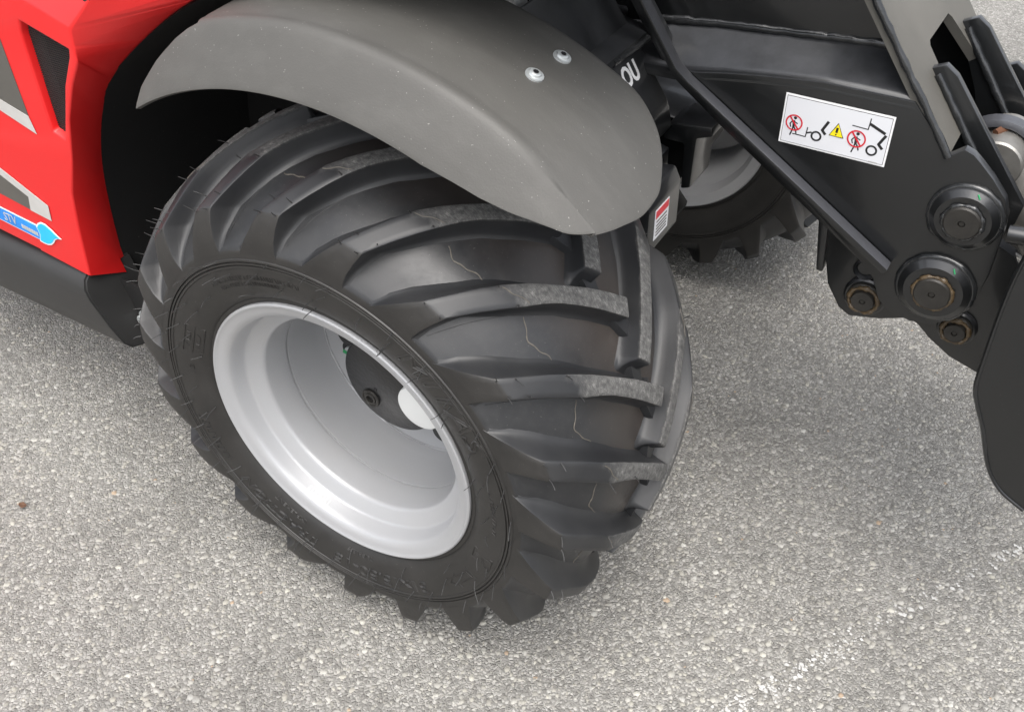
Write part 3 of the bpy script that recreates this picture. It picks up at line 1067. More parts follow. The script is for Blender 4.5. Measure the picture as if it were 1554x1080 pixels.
# ------------------------------------------------------------------ red engine cover
CRE = [(-.300, -.120, .905), (-.357, -.13, .8475), (-.361, -.13, .824), (-.360, -.13, .806), (-.386, -.13, .770), (-.415, -.13, .717), (-.439, -.13, .650), (-.466, -.13, .592), (-.479, -.13, .536), (-.494, -.13, .440)]
FRO = [(-.070, -.05, .950), (-.208, -.07, .889), (-.315, -.07, .819), (-.397, -.07, .751), (-.439, -.07, .693), (-.466, -.07, .636), (-.483, -.07, .579), (-.494, -.07, .508), (-.499, -.07, .441), (-.492, -.07, .410)]
GR = [(-.451, .839), (-.372, .819), (-.376, .808), (-.403, .765), (-.432, .70), (-.441, .679), (-.462, .686), (-.457, .822)]
def make_cover():
    # side face with an opening for the grille
    outer = [(p[0], p[2]) for p in CRE[1:]] + [(-.60, .451), (-.80, .466), (-1.5, .50), (-1.5, 1.02), (-.80, .975), (-.60, .918), (-.427, .869)]
    tri = tessellate_polygon([[Vector((x, z, 0)) for x, z in outer], [Vector((x, z, 0)) for x, z in GR]])
    pts = outer + GR
    V = [(x, -.13, z) for x, z in pts]
    bm = bmesh.new()
    vs = [bm.verts.new(v) for v in V]
    for t in tri:
        try:
            bm.faces.new([vs[i] for i in t])
        except ValueError:
            pass
    no = len(outer)
    # slanted reveal round the grille
    g = vs[no:]
    cx, cz = sum(p[0] for p in GR) / len(GR), sum(p[1] for p in GR) / len(GR)
    gi = [bm.verts.new((x + (cx - x) * .03, -.118, z + (cz - z) * .03)) for x, z in GR]
    for i in range(len(GR)):
        j = (i + 1) % len(GR)
        bm.faces.new((g[i], g[j], gi[j], gi[i]))
    # front strip from the crease to the wheel-arch edge
    SUB = 5
    frp = smooth_path(FRO, SUB)
    fr = [bm.verts.new(p) for p in frp]
    c0 = bm.verts.new(CRE[0])
    cr = [c0] + vs[:len(CRE) - 1]
    for i in range(len(cr) - 1):
        bm.faces.new([cr[i], cr[i + 1]] + fr[i * SUB:(i + 1) * SUB + 1][::-1])
    lip = [bm.verts.new((p.x - .006, p.y + .012, p.z - .004)) for p in frp]
    for i in range(len(fr) - 5):
        bm.faces.new((fr[i], fr[i + 1], lip[i + 1], lip[i]))
    # bonnet ledge running inwards from the top of the side face
    topo = [vs[no - 1], vs[no - 2], vs[no - 3], vs[no - 4]]
    ins = [bm.verts.new((-.36, .02, .905)), bm.verts.new((-.52, .03, .955)), bm.verts.new((-.75, .05, 1.02)), bm.verts.new((-1.5, .06, 1.08))]
    bm.faces.new((vs[0], topo[0], ins[0], c0))
    for i in range(3):
        bm.faces.new((topo[i], topo[i + 1], ins[i + 1], ins[i]))
    back = [bm.verts.new((-.10, .16, 1.00)), bm.verts.new((-.36, .24, 1.01)), bm.verts.new((-.75, .26, 1.06)), bm.verts.new((-1.5, .3, 1.10))]
    bm.faces.new((fr[0], c0, ins[0], back[0]))
    bm.faces.new((back[0], ins[0], ins[1], back[1]))
    bm.faces.new((back[1], ins[1], ins[2], back[2]))
    bm.faces.new((back[2], ins[2], ins[3], back[3]))
    # bottom edge return
    nb = len(CRE) - 1
    bot = [vs[nb], vs[nb + 1], vs[nb + 2]]
    bi = [bm.verts.new((v.co.x, -.06, v.co.z - .012)) for v in bot]
    for i in range(2):
        bm.faces.new((bot[i], bot[i + 1], bi[i + 1], bi[i]))
    bmesh.ops.recalc_face_normals(bm, faces=bm.faces[:])
    frs = set(fr)
    es = [e for e in bm.edges if len(e.link_faces) == 2 and e.calc_face_angle(0) > R(14) and not (e.verts[0] in frs and e.verts[1] in frs)]
    bmesh.ops.bevel(bm, geom=es, offset=.0032, segments=3, affect='EDGES', profile=0.5, clamp_overlap=True)
    o = from_bm('engine_cover', bm, 'red', tele, 50)
    o['label'] = 'glossy red engine cover panel beside the wheel arch'
    return o
cover = make_cover()

def make_grille(name, poly, y, parent, pitch=.0031, w=.0011):
    V, F = [], []
    P = np.array(poly)
    def span(axis, c):
        xs = []
        for i in range(len(P)):
            a, b = P[i], P[(i + 1) % len(P)]
            if (a[axis] - c) * (b[axis] - c) < 0:
                t = (c - a[axis]) / (b[axis] - a[axis])
                xs.append(a[1 - axis] + t * (b[1 - axis] - a[1 - axis]))
        return (min(xs), max(xs)) if len(xs) >= 2 else None
    def bar(a, b, y0):
        tube_geo([a, b], w * .62, 4, V=V, F=F)
    for c in np.arange(P[:, 1].min(), P[:, 1].max(), pitch):
        s = span(1, c)
        if s:
            bar((s[0], y, c), (s[1], y, c), y)
    for c in np.arange(P[:, 0].min(), P[:, 0].max(), pitch):
        s = span(0, c)
        if s:
            bar((c, y + .0006, s[0]), (c, y + .0006, s[1]), y)
    o = obj(name, V, F, 'bmesh', parent, 0)
    o['kind'] = 'stuff'
    return o
make_grille('grille_mesh', GR, -.119, cover)
prism('grille_backing', [(x, z) for x, z in GR], -.100, -.096, 'liner', cover, 0)
GT = [(-.350, .8925), (-.322, .882), (-.288, .905), (-.30, .925)]
prism('vent_mesh', GT, -.122, -.117, 'bmesh', cover, 0)

def film(name, poly, y, mat, parent, t=.0006):
    return prism(name, poly, y - t, y, mat, parent, 0, sharp=0)
YF = -.1302
film('dark_decal', [(-.504, .808), (-.502, .697), (-.556, .710), (-.70, .75), (-.70, .95)], YF, 'inkdark', cover)
film('silver_decal', [(-.556, .712), (-.502, .699), (-.497, .674), (-.565, .694), (-.80, .76), (-.80, .785)], YF - .0007, 'inkgrey', cover)
film('dark_decal', [(-.628, .576), (-.574, .553), (-.581, .528), (-.649, .537), (-.80, .56), (-.80, .64)], YF, 'inkdark', cover)
film('silver_decal', [(-.80, .652), (-.621, .589), (-.533, .550), (-.538, .523), (-.581, .528), (-.574, .553), (-.628, .576), (-.80, .64)], YF - .0007, 'inkgrey', cover)

badge = film('blue_badge', [(-.72, .513), (-.664, .509), (-.580, .5015), (-.575, .497), (-.581, .476), (-.586, .4735), (-.678, .482), (-.74, .487)], YF, 'white', tele)
badge['label'] = 'blue leaf shaped environmental badge low on the red cover'
film('badge_field', [(-.72, .5110), (-.664, .507), (-.581, .4995), (-.577, .4965), (-.5828, .477), (-.587, .4755), (-.678, .484), (-.74, .489)], YF - .0007, 'inkblue', badge)
LEAF = [(-.582, .500), (-.575, .508), (-.566, .5125), (-.556, .512), (-.546, .506), (-.537, .4995), (-.529, .494), (-.538, .492), (-.545, .488), (-.551, .481), (-.559, .4745), (-.568, .471), (-.578, .471), (-.586, .4725), (-.580, .487)]
film('badge_leaf_edge', LEAF, YF - .0014, 'white', badge)
film('badge_leaf', [(x + (-.5635 - x) * .13, z + (.4925 - z) * .13) for x, z in LEAF], YF - .0021, 'inkcyan', badge)
V, F = text_geo('STV', .022, extrude=.0002, shear=.15)
obj('badge_lettering', [(-.660 + u * .78 + v * .0, YF - .0016 - w, .4868 - u * .03 + v) for u, v, w in V], F, 'inkgrey', badge, 0)
for k in range(7):
    film('badge_lettering', [(-.620 + k * .0052, .492 - k * .0006), (-.6158 + k * .0052, .4915 - k * .0006), (-.6165 + k * .0052, .4845 - k * .0006), (-.6207 + k * .0052, .485 - k * .0006)], YF - .0016, 'inkgrey', badge, .0003)

# skirt below the cover
def make_sill():
    sec = [(-.05, .430), (-.105, .440), (-.122, .4385), (-.135, .431), (-.1425, .418), (-.1435, .402), (-.137, .350), (-.130, .318), (-.120, .306), (-.10, .300), (-.05, .300)]
    bm = bmesh.new()
    rows = []
    for x0 in (-1.5, -.9, 0.0):
        row = []
        for y, z in sec:
            if x0 == 0.0:
                x = -.505 + (.44 - z) * .34
            else:
                x = x0
            row.append(bm.verts.new((x, y, z + (0.018 * (-.5 - x) if x < -.5 else 0))))
        rows.append(row)
    for a, b in zip(rows, rows[1:]):
        for i in range(len(sec) - 1):
            bm.faces.new((a[i], a[i + 1], b[i + 1], b[i]))
    bm.faces.new(rows[-1])
    bm.faces.new(rows[0][::-1])
    bmesh.ops.recalc_face_normals(bm, faces=bm.faces[:])
    es = [e for e in bm.edges if len(e.link_faces) == 2 and e.calc_face_angle(0) > R(50)]
    bmesh.ops.bevel(bm, geom=es, offset=.003, segments=2, affect='EDGES', clamp_overlap=True)
    o = from_bm('side_skirt', bm, 'sill', tele, 35)
    o['label'] = 'dark grey plastic skirt under the red cover'
    return o
sill = make_sill()
prism('skirt_bracket', [(-.503, .405), (-.41, .405), (-.392, .39), (-.40, .335), (-.425, .312), (-.455, .300), (-.49, .36)], -.085, -.079, 'liner', tele, .0015)
b = hexhead('bracket_bolt', 'zinc', sill, (-.500, -.086, .300), .010, .01, .014)
b.location = (-.455, -.086, .345)

# black wheel-arch liner and inner wall
def make_liner():
    pts = [(0.35, 1.02), (.10, .995), (-.075, .944), (-.212, .883), (-.294, .832), (-.349, .792), (-.403, .747), (-.445, .689), (-.472, .632), (-.489, .575), (-.500, .504), (-.505, .437), (-.50, .36), (-.49, .27)]
    pts = [(p.x, p.y) for p in smooth_path([(x, z, 0) for x, z in pts], 4)]
    V, F = [], []
    n = len(pts)
    for y in (-.062, .26):
        for x, z in pts:
            V.append((x, y, z))
    for i in range(n - 1):
        F.append((i, i + 1, n + i + 1, n + i))
    o = obj('wheel_arch_liner', V, F, 'liner', tele, 40)
    o['label'] = 'deep black wheel arch liner behind the front wheel'
    prism('inner_wall', [(-.52, .24), (-.15, .24), (-.10, .30), (-.02, .66), (.06, .78), (.06, 1.02), (-.2, 1.02), (-.52, .9)], .245, .265, 'liner', o, 0)
    return o
make_liner()

# main chassis block behind and between the wheels
chassis = prism('chassis', [(-1.5, .28), (-.20, .28), (-.12, .33), (-.05, .60), (.02, .74), (.02, .80), (-1.5, .80)], .27, .80, 'black', tele, .006)
prism('cab_shell', [(-1.5, .78), (.0, .78), (-.05, 1.0), (-.25, 1.75), (-1.3, 1.75), (-1.5, 1.0)], .62, 1.20, 'black', tele, .01)
# nose plate with lettering, sloping down to the front
SL = Vector((.576, 0, -.817))
NP0 = Vector((.186, .27, .751))
def npnt(y, s, off=0.0):
    p = NP0 + SL * s
    nn = Vector((.817, 0, .576))
    p = p + nn * off
    return (p.x, y, p.z)
def make_nose():
    bm = bmesh.new()
    prof = [npnt(0, -.145), npnt(0, -.018), npnt(0, -.012, .001), npnt(0, .055, .0), npnt(0, .068, -.003), (.226, 0, .680), (.228, 0, .665), (.21, 0, .655), (.15, 0, .64), (.05, 0, .70), (.02, 0, .80)]
    a = [bm.verts.new((p[0], .10, p[2])) for p in prof]
    b = [bm.verts.new((p[0], .318, p[2])) for p in prof]
    bm.faces.new(a)
    bm.faces.new(b[::-1])
    for i in range(len(prof)):
        j = (i + 1) % len(prof)
        bm.faces.new((a[j], a[i], b[i], b[j]))
    bmesh.ops.recalc_face_normals(bm, faces=bm.faces[:])
    bevel_bm(bm, .005, 3, 20)
    o = from_bm('chassis_nose', bm, 'black', tele, 35)
    return o
nose = make_nose()
V, F = text_geo('OU', .044, extrude=.0004, shear=.12, offset=.0012)
VV = []
for u, v, w in V:
    p = Vector(npnt(.243 + u * .62, .0145 - v * .80 - .004, .0012 + w))
    VV.append(tuple(p))
obj('nose_lettering', VV, F, 'white', nose, 0)
# ledge plate, welds and post above the nose
prism('ledge_plate', [(-.05, .822), (.07, .812), (.183, .790), (.186, .783), (.07, .803), (-.05, .812)], .16, .33, 'black', nose, .001)
weld('ledge_weld', (.182, .22, .783), (.186, .318, .783), .005, nose)
tube('hose_post', [(.106, .335, .79), (.104, .335, .86), (.10, .335, 1.0)], .017, 'black', nose, 16)
revolve('post_flange', [(.79, 0), (.79, .034), (.797, .034), (.797, .02), (.80, .019)], 'black', nose, seg=24, axis='z', loc=(.108, .335, 0))
prism('white_headlamp_corner', [(.0, .86), (.06, .835), (.075, .842), (.075, .90), (.0, .92)], .17, .20, 'cap', tele, .004)

# brackets round the steering knuckle, seen between mudguard and boom
blk = prism('steering_bracket', [(.212, .655), (.230, .668), (.282, .673), (.284, .660), (.262, .652), (.260, .575), (.246, .57), (.244, .640), (.214, .640)], .325, .395, 'black', tele, .004)
prism('bracket_web', [(.13, .50), (.20, .50), (.24, .58), (.245, .64), (.21, .65), (.13, .66)], .37, .50, 'black', blk, .006)
prism('bracket_plate', [(.10, .46), (.19, .46), (.225, .55), (.225, .63), (.10, .66)], .30, .325, 'black', blk, .003)
tube('brake_hose', [(.18, .28, .64), (.23, .30, .60), (.245, .34, .54), (.20, .42, .46), (.1, .5, .42)], .008, 'liner', blk, 8)
lampb = prism('housing_box', [(.215, .626), (.252, .632), (.262, .612), (.262, .545), (.243, .515), (.205, .52), (.195, .58)], .185, .285, 'black', tele, .005)
weld('housing_weld', (.225, .19, .625), (.228, .285, .628), .006, lampb)
# small sticker on the front of that housing
def sticker():
    o = prism('housing_sticker', [(.203, .560), (.246, .560), (.246, .606), (.203, .606)], .2622, .2630, 'labelwhite', tele, 0, plane='yz', sharp=0)
    prism('sticker_band', [(.205, .593), (.244, .593), (.244, .604), (.205, .604)], .2630, .2635, 'inkred', o, 0, plane='yz', sharp=0)
    for z in (.565, .570, .575, .580, .586):
        prism('sticker_print', [(.208, z), (.240, z), (.240, z + .0018), (.208, z + .0018)], .2630, .2635, 'inkdark', o, 0, plane='yz', sharp=0)
sticker()
prism('housing_foot', [(.21, .50), (.255, .515), (.258, .47), (.22, .45)], .20, .22, 'sill', lampb, .002)

# ------------------------------------------------------------------ boom head
PY = .30
def make_boom():
    out = [(.15, .828), (.232, .755), (.259, .757), (.300, .765), (.339, .771), (.42, .781), (.527, .782), (.578, .726), (.593, .739), (.604, .735), (.614, .727), (.632, .711), (.651, .690), (.659, .670), (.661, .650),
           (.661, .585), (.655, .545), (.640, .512), (.618, .494), (.590, .488), (.565, .492), (.545, .506), (.532, .535), (.50, .565), (.40, .64), (.30, .71), (.22, .76)]
    o = prism('boom', out[1:], PY, PY + .014, 'black', tele, .0025)
    o['label'] = 'black steel boom head side plate with welded bar and pins'
    # folded shoulder above the side plate
    bend = [(.15, .75), (.232, .7515), (.259, .757), (.300, .765), (.339, .771), (.42, .781), (.528, .7825)]
    topw = [(.10, .776), (.16, .785), (.20, .7905), (.26, .7975), (.32, .802), (.40, .8085), (.499, .8160)]
    V, F = [], []
    rows = 12
    for k in range(rows):
        q = k / (rows - 1)
        for (bx, bz), (tx_, tz) in zip(bend, topw):
            f = max(0.0, (q - .18) / .82)
            y = PY - .0006 + .0626 * (f if q > .18 else 0) + (.0045 * (q / .18) ** 2 if q <= .18 else .0045 * (1 - f))
            zz = bz - .010 + .012 * min(1, q / .18) + (tz - bz - .002) * f
            V.append((bx + (tx_ - bx) * f, y, zz))
    n = len(bend)
    for k in range(rows - 1):
        for i in range(n - 1):
            F.append((k * n + i, k * n + i + 1, (k + 1) * n + i + 1, (k + 1) * n + i))
    obj('boom_shoulder', V, F, 'black', o, 60)
    prism('boom_upper_side', [(-.45, .74), (.10, .765), (.500, .812), (.452, .875), (.385, .96), (.27, 1.12), (-.45, 1.45)], PY + .060, PY + .074, 'black', o, .002)
    prism('boom_far_side', [(-.45, .74), (.20, .74), (.54, .56), (.661, .585), (.661, .650), (.58, .715), (.452, .875), (.27, 1.12), (-.45, 1.45)], .566, .58, 'black', o, .002)
    for i in range(len(topw) - 2):
        weld('weld_bead', (topw[i + 1][0], PY + .061, topw[i + 1][1] + .002), (topw[i + 2][0], PY + .061, topw[i + 2][1] + .002), .0065, o)
    return o
boom = make_boom()

def bar_prism(name, path, y0, y1, th, mat, parent):
    """flat bar standing on edge, following a path in the xz plane"""
    up, lo = [], []
    P = [Vector((p[0], p[1])) for p in path]
    for i, p in enumerate(P):
        d = (P[min(i + 1, len(P) - 1)] - P[max(i - 1, 0)]).normalized()
        nrm = Vector((-d.y, d.x))
        up.append(p + nrm * th / 2)
        lo.append(p - nrm * th / 2)
    poly = [tuple(p) for p in up] + [tuple(p) for p in lo[::-1]]
    return prism(name, poly, y0, y1, mat, parent, .0022, seg=2)
bar_prism('edge_bar', [(.10, .965), (.184, .842), (.238, .764), (.256, .7495), (.40, .6575), (.5465, .5635)], .279, .299, .0095, 'black', boom)
def top_faces(o, mat, lim=.3):
    o.data.materials.append(MAT[mat])
    for p in o.data.polygons:
        if p.normal.z > lim:
            p.material_index = len(o.data.materials) - 1
top_faces([c for c in boom.children if c.name.startswith('edge_bar')][0], 'sky_sheen_scuffed')  # sky reflection painted onto the bar's upward faces with the paler material
bar_prism('edge_bar_backing', [(.08, .95), (.163, .829), (.222, .747), (.30, .692), (.42, .613), (.512, .552)], .312, .345, .012, 'black', boom)
# sloping front plate with an opening, ears and edge weld
FP0 = Vector((.459, 0, .887))
FD = Vector((.119, 0, -.161)).normalized()
FN = Vector((.161, 0, .119)).normalized()
def fp(s, y, off=0.0):
    p = FP0 + FD * s + FN * off
    return Vector((p.x, y, p.z))
def make_front():
    outer = [(-.16, .302), (.207, .302), (.207, .385), (.100, .388), (.091, .392), (.090, .480), (.100, .492), (.27, .566), (.27, .578), (-.16, .578)]
    outer = [(-.16, .302), (.200, .302), (.200, .389), (.127, .389), (.093, .390), (.088, .396), (.088, .486), (.096, .494), (.285, .566), (.285, .576), (-.16, .576)]
    bm = bmesh.new()
    a = [bm.verts.new(fp(s, y, 0)) for s, y in outer]
    b = [bm.verts.new(fp(s, y, -.012)) for s, y in outer]
    bm.faces.new(a)
    bm.faces.new(b[::-1])
    n = len(outer)
    for i in range(n):
        j = (i + 1) % n
        bm.faces.new((a[j], a[i], b[i], b[j]))
    bmesh.ops.recalc_face_normals(bm, faces=bm.faces[:])
    bmesh.ops.triangulate(bm, faces=bm.faces[:])
    o = from_bm('boom_front_plate', bm, 'dusty', boom)
    weld('weld_bead', fp(-.16, .300, .0), fp(.20, .300, .0), .0048, boom)
make_front()
def ear(y, s0, s1, h0, h1, th=.012):
    bm = bmesh.new()
    poly = [(s0, -.004), (s0 + .004, h0), (s0 + .022, h0 + .006), (s1 - .02, h1), (s1, h1 - .018), (s1 + .012, -.02), (s1 - .04, -.05), (s0 + .09, -.02)]
    a = [bm.verts.new(fp(s, y, h)) for s, h in poly]
    b = [bm.verts.new(fp(s, y + th, h)) for s, h in poly]
    bm.faces.new(a)
    bm.faces.new(b[::-1])
    n = len(poly)
    for i in range(n):
        j = (i + 1) % n
        bm.faces.new((a[j], a[i], b[i], b[j]))
    bmesh.ops.recalc_face_normals(bm, faces=bm.faces[:])
    bevel_bm(bm, .002)
    from_bm('ear_plate', bm, 'black', boom)
    weld('weld_bead', fp(s0 + .01, y - .001, .003), fp(s1 - .06, y - .001, .003), .0055, boom)
ear(.366, .112, .335, .016, .030)
ear(.520, .112, .335, .020, .034)
ear(.585, .205, .36, .020, .034)
prism('inner_bulkhead', [(.36, .95), (.45, .80), (.50, .70), (.55, .60), (.53, .58), (.34, .90)], .378, .56, 'liner', boom, 0)

# pins and bosses
def pin(x, z, r_out, r_pin, y, proud, greasy=False, mark=None):
    revolve('pin_boss', [(y + .004, 0.0), (y + .004, r_out), (y - proud * .35, r_out), (y - proud * .6, r_out * .985), (y - proud, r_out * .80), (y - proud, r_out * .60), (y - proud, r_pin)],
            'black', boom, seg=48, sharp=25, loc=(x, 0, z))
    # weld ring round the boss
    V, F = [], []
    pts = [(x + r_out * 1.01 * math.cos(q), y - .002 + random.gauss(0, .0005), z + r_out * 1.01 * math.sin(q)) for q in np.linspace(0, 6.283, 40)]
    tube('boss_weld', pts, [.0042 * random.uniform(.85, 1.2) for _ in pts], 'blackweld', boom, 7, .1)
    revolve('pivot_pin', [(y, 0.0), (y - proud - .005, .0), (y - proud - .005, .0032), (y - proud - .002, .0036), (y - proud - .002, .0040), (y - proud - .0065, .0044), (y - proud - .0065, r_pin - .002), (y - proud - .0045, r_pin), (y, r_pin)],
            'pin', boom, seg=40, sharp=30, loc=(x, 0, z))
    if greasy:
        pts = [(x + r_pin * 1.04 * math.cos(q), y - proud - .0015, z + r_pin * 1.04 * math.sin(q)) for q in np.linspace(0, 6.283, 46)]
        tube('grease_ring', pts, [.0026 * (1 + .35 * math.sin(i * .9) + .25 * math.sin(i * 2.3 + 1)) for i in range(len(pts))], greasy, boom, 7, .12)
    if mark:
        th = mark
        tube('paint_mark', [(x + r_out * .86 * math.cos(R(th)), y - proud * .92, z + r_out * .86 * math.sin(R(th))), (x + r_out * .95 * math.cos(R(th + 7)), y - proud * .75, z + r_out * .95 * math.sin(R(th + 7)))], .0010, 'green', boom, 6)
pin(.615, .657, .040, .0215, PY, .014, 'blackweld', 72)
pin(.607, .550, .0445, .0225, PY, .014, 'grease', 62)

# lower link plate behind the side plate, with two smaller pins
link = prism('link_plate', [(.440, .64), (.447, .577), (.455, .54), (.462, .513), (.470, .482), (.482, .464), (.492, .449), (.508, .440), (.548, .450), (.585, .466), (.598, .460), (.615, .445), (.647, .425), (.690, .412), (.74, .385), (.78, .42), (.74, .52), (.68, .60), (.55, .66)],
             .335, .355, 'black', tele, .003)
for (x, z, r_) in ((.5235, .482, .0235), (.645, .477, .0205)):
    revolve('pin_collar', [(.338, 0), (.338, r_ * 1.25), (.330, r_ * 1.22), (.328, r_ * 1.1), (.328, r_)], 'black', link, seg=36, sharp=28, loc=(x, 0, z))
    revolve('link_pin', [(.33, 0), (.318, 0), (.318, .0028), (.321, .003), (.321, .0036), (.3165, .004), (.3165, r_ * .62), (.322, r_ * .66), (.322, r_ * .9), (.324, r_), (.33, r_)], 'pin', link, seg=36, sharp=28, loc=(x, 0, z))
    pts = [(x + r_ * .82 * math.cos(q), .3215, z + r_ * .82 * math.sin(q)) for q in np.linspace(0, 6.283, 36)]
    tube('grease_ring', pts, [.0030 * (1 + .35 * math.sin(i * .9) + .25 * math.sin(i * 2.3 + 1)) for i in range(len(pts))], 'grease', link, 7, .12)
revolve('grease_hole', [(.334, .0), (.334, .013), (.330, .0155), (.328, .0135), (.333, .010)], 'black', link, seg=24, loc=(.5145, 0, .523))
prism('link_stop', [(.440, .60), (.455, .60), (.462, .505), (.453, .505)], .325, .36, 'black', link, .002)
prism('far_link_plate', [(.452, .60), (.462, .525), (.475, .480), (.520, .452), (.595, .482), (.640, .430), (.74, .38), (.78, .42), (.74, .52), (.60, .66)], .53, .55, 'black', link, .002)

# tilt cylinder between the ears
def make_cylinder():
    o = revolve('tilt_cylinder', [(-.045, .0), (-.045, .030), (-.042, .032), (.042, .032), (.045, .030), (.045, 0)], 'steel', tele, seg=40, sharp=30)
    o.location = (.622, .452, .672)
    o['label'] = 'bare steel cylinder eye between the boom ears'
    tube('cylinder_tube', [(.0, .0, .0), (.10, .0, -.14), (.16, 0, -.22)], .026, 'steel', o, 20)
    revolve('cylinder_collar', [(-.012, .050), (-.010, .054), (.010, .054), (.012, .050), (.012, .046), (-.012, .046)], 'sky_sheen_scuffed', o, seg=40, closed=True, loc=(-.004, .0, -.010))
    tube('rust_spot', [(-.012, -.02, .030), (-.004, -.005, .0325), (.004, .004, .032)], .005, 'rust', o, 7, .3)
    return o
make_cylinder()
tube('hydraulic_pipe', [(.665, .335, .628), (.70, .335, .632), (.80, .34, .64), (.9, .4, .65)], .011, 'black', tele, 12)
tube('hydraulic_pipe', [(.66, .345, .60), (.70, .345, .585), (.76, .35, .59), (.86, .40, .62)], .007, 'steel', tele, 10)

# ------------------------------------------------------------------ safety label
LX, LZ = .379, .759            # top-left corner; u to the right, v downwards (metres)
def lab(u, v, lay=0):
    return (LX + u * .132, LZ - v * .0655)
def px(x, y):
    """measured on an enlarged view of the label -> label fractions"""
    A = np.array([[1133.0, -90.0], [210.0, 490.0]])
    u, v = np.linalg.solve(A, np.array([x - 235.0, y - 155.0]))
    return (LX + u * .132, LZ - v * .0655)
wl = film('warning_label', [lab(0, 0), lab(1, 0), lab(1, 1), lab(0, 1)], PY - .0001, 'white', tele, .0007)
wl['label'] = 'white pictogram warning label on the boom side plate'
YL = PY - .0012
film('label_frame', [lab(.017, .035), lab(.983, .035), lab(.983, .965), lab(.017, .965)], YL + .0002, 'ink', wl, .0003)
film('label_field', [lab(.021, .044), lab(.979, .044), lab(.979, .956), lab(.021, .956)], YL - .0002, 'labelwhite', wl, .0003)
YP = YL - .0007
def ring(name, c, ro, ri, mat, y=YP):
    n = 32
    V = []
    for k in range(n):
        q = 6.283 * k / n
        V.append((c[0] + ro * math.cos(q), y, c[1] + ro * math.sin(q)))
    for k in range(n):
        q = 6.283 * k / n
        V.append((c[0] + ri * math.cos(q), y, c[1] + ri * math.sin(q)))
    F = [(k, (k + 1) % n, n + (k + 1) % n, n + k) for k in range(n)]
    return obj(name, V, F, mat, wl, 0)
def disc(name, c, r_, mat, y=YP):
    return film(name, [(c[0] + r_ * math.cos(6.283 * k / 16), c[1] + r_ * math.sin(6.283 * k / 16)) for k in range(16)], y, mat, wl, .0002)
def stroke(name, pts, w, mat, y=YP):
    V, F = [], []
    P = [Vector(p) for p in pts]
    for i in range(len(P) - 1):
        d = (P[i + 1] - P[i]).normalized()
        nrm = Vector((-d.y, d.x)) * w * .66
        b = len(V)
        e = d * (w * .3 if len(P) > 2 else 0)
        yy = y - .00003 * i
        for p in (P[i] - e + nrm, P[i] - e - nrm, P[i + 1] + e - nrm, P[i + 1] + e + nrm):
            V.append((p.x, yy, p.y))
        F.append((b, b + 1, b + 2, b + 3))
    return obj(name, V, F, mat, wl, 0)
def person(cx, cy, s):
    disc('pictogram_head', px(cx + 14 * s, cy - 47 * s), .0019 * s, 'ink')
    film('pictogram_figure', [px(cx - 20 * s, cy - 22 * s), px(cx + 12 * s, cy - 22 * s), px(cx + 6 * s, cy + 22 * s), px(cx + 4 * s, cy + 55 * s), px(cx - 22 * s, cy + 50 * s), px(cx - 16 * s, cy + 10 * s)], YP, 'ink', wl, .0002)
    stroke('pictogram_limb', [px(cx - 18 * s, cy - 15 * s), px(cx - 45 * s, cy + 8 * s), px(cx - 38 * s, cy + 42 * s)], .0011, 'ink')
    stroke('pictogram_limb', [px(cx + 5 * s, cy - 10 * s), px(cx + 38 * s, cy + 12 * s)], .0011, 'ink')
    stroke('pictogram_limb', [px(cx - 14 * s, cy + 48 * s), px(cx - 26 * s, cy + 82 * s), px(cx - 48 * s, cy + 124 * s)], .0013, 'ink')
    stroke('pictogram_limb', [px(cx - 2 * s, cy + 48 * s), px(cx + 16 * s, cy + 78 * s), px(cx + 20 * s, cy + 106 * s)], .0013, 'ink')
def prohibition(cx, cy, s):
    person(cx, cy, s)
    ring('prohibition_ring', px(cx, cy), .0107 * s, .0089 * s, 'inkred', YP - .0004)
    c = Vector(px(cx, cy))
    stroke('prohibition_bar', [c + Vector((-.0062, .0078)) * s, c + Vector((.0062, -.0078)) * s], .0015 * s, 'inkred', YP - .0005)
prohibition(323, 447, 1.0)
prohibition(985, 583, 1.06)
ring('pictogram_wheel', px(560, 575), .0068, .0044, 'ink')
ring('pictogram_wheel', px(1142, 692), .0070, .0046, 'ink')
stroke('pictogram_fork', [px(305, 557), px(445, 585), px(470, 490)], .0010, 'ink')
stroke('pictogram_fork', [px(460, 545), px(512, 537)], .0016, 'ink')
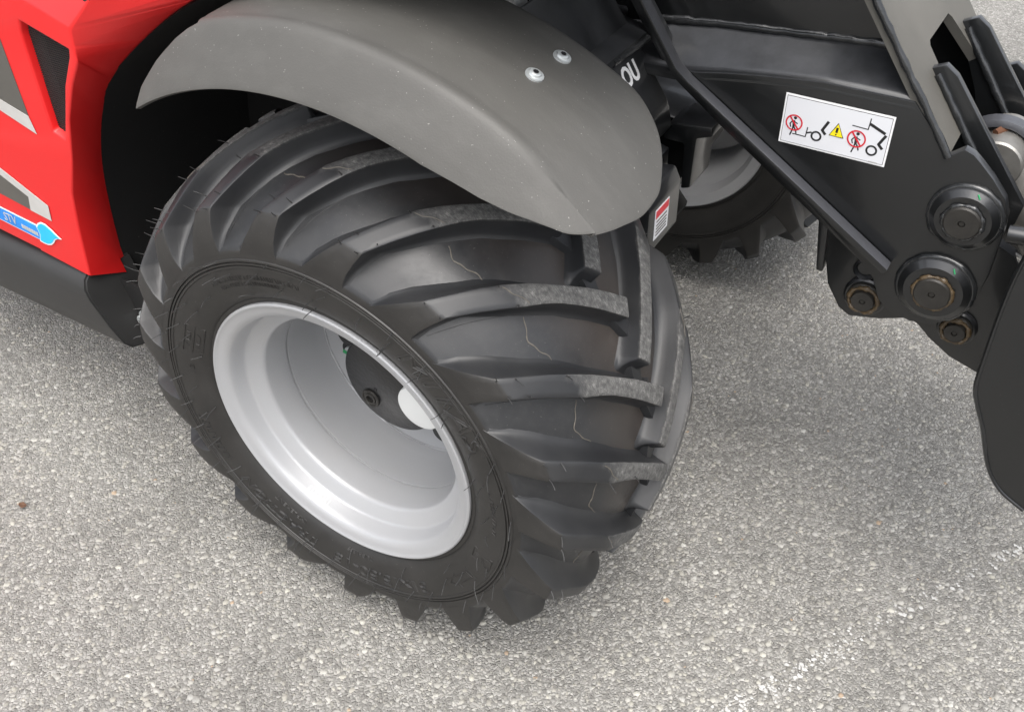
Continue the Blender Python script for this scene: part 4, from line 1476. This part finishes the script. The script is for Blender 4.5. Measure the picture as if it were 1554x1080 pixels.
stroke('pictogram_boom', [px(690, 430), px(625, 512), px(655, 552)], .0026, 'ink')
stroke('pictogram_fork', [px(940, 452), px(1100, 487), px(1127, 382)], .0010, 'ink')
stroke('pictogram_boom', [px(1118, 432), px(1275, 525)], .0028, 'ink')
stroke('pictogram_boom', [px(1280, 545), px(1212, 628), px(1247, 672)], .0026, 'ink')
film('hazard_triangle', [px(797, 434), px(694, 557), px(850, 588)], YP, 'ink', wl, .0002)
film('hazard_field', [px(797, 446), px(706, 552), px(839, 578)], YP - .0003, 'inkyel', wl, .0002)
stroke('hazard_mark', [px(789, 480), px(777, 530)], .0022, 'ink', YP - .0007)
disc('hazard_mark', px(772, 547), .0010, 'ink', YP - .0007)
for k in range(8):
    c = px(1118 + 12 * k, 792 + 2.4 * k)
    film('label_print', [c, (c[0] + .0009, c[1]), (c[0] + .0009, c[1] - .0012), (c[0], c[1] - .0012)], YP, 'inkgrey', wl, .0002)

# ------------------------------------------------------------------ attachment at the right edge
att = bpy.data.objects.new('loader_attachment', None)
COL.objects.link(att)
att.location = (0, 0, 0)
label(att, 'black steel loader attachment with curved side plate at the right edge', 'attachment')
SP = [(.693, .70), (.689, .660), (.688, .613), (.689, .55), (.691, .504), (.700, .476), (.713, .449), (.724, .420), (.735, .392), (.748, .370), (.765, .353), (.793, .338), (.85, .330), (.90, .345), (.93, .42), (.93, .70), (.90, .78), (.74, .80), (.705, .76)]
SP = [(p.x, p.y) for p in smooth_path([(x, z, 0) for x, z in SP[:12]], 4)] + SP[12:]
SPN = 45
sp = prism('side_plate', SP, .195, .207, 'black', att, .002)
prism('side_plate', SP, .60, .612, 'black', att, .002)
V, F = [], []
tube_geo([(x, .196, z) for x, z in SP[:SPN]], .0030, 6, V=V, F=F)
obj('edge_rim', V, F, 'black', sp, 60)
prism('back_sheet', [(.72, .70), (.72, .56), (.75, .42), (.80, .36), (.88, .355), (.88, .365), (.81, .37), (.76, .43), (.732, .565), (.732, .70)], .207, .60, 'black', att, .001)

scene.render.film_transparent = False
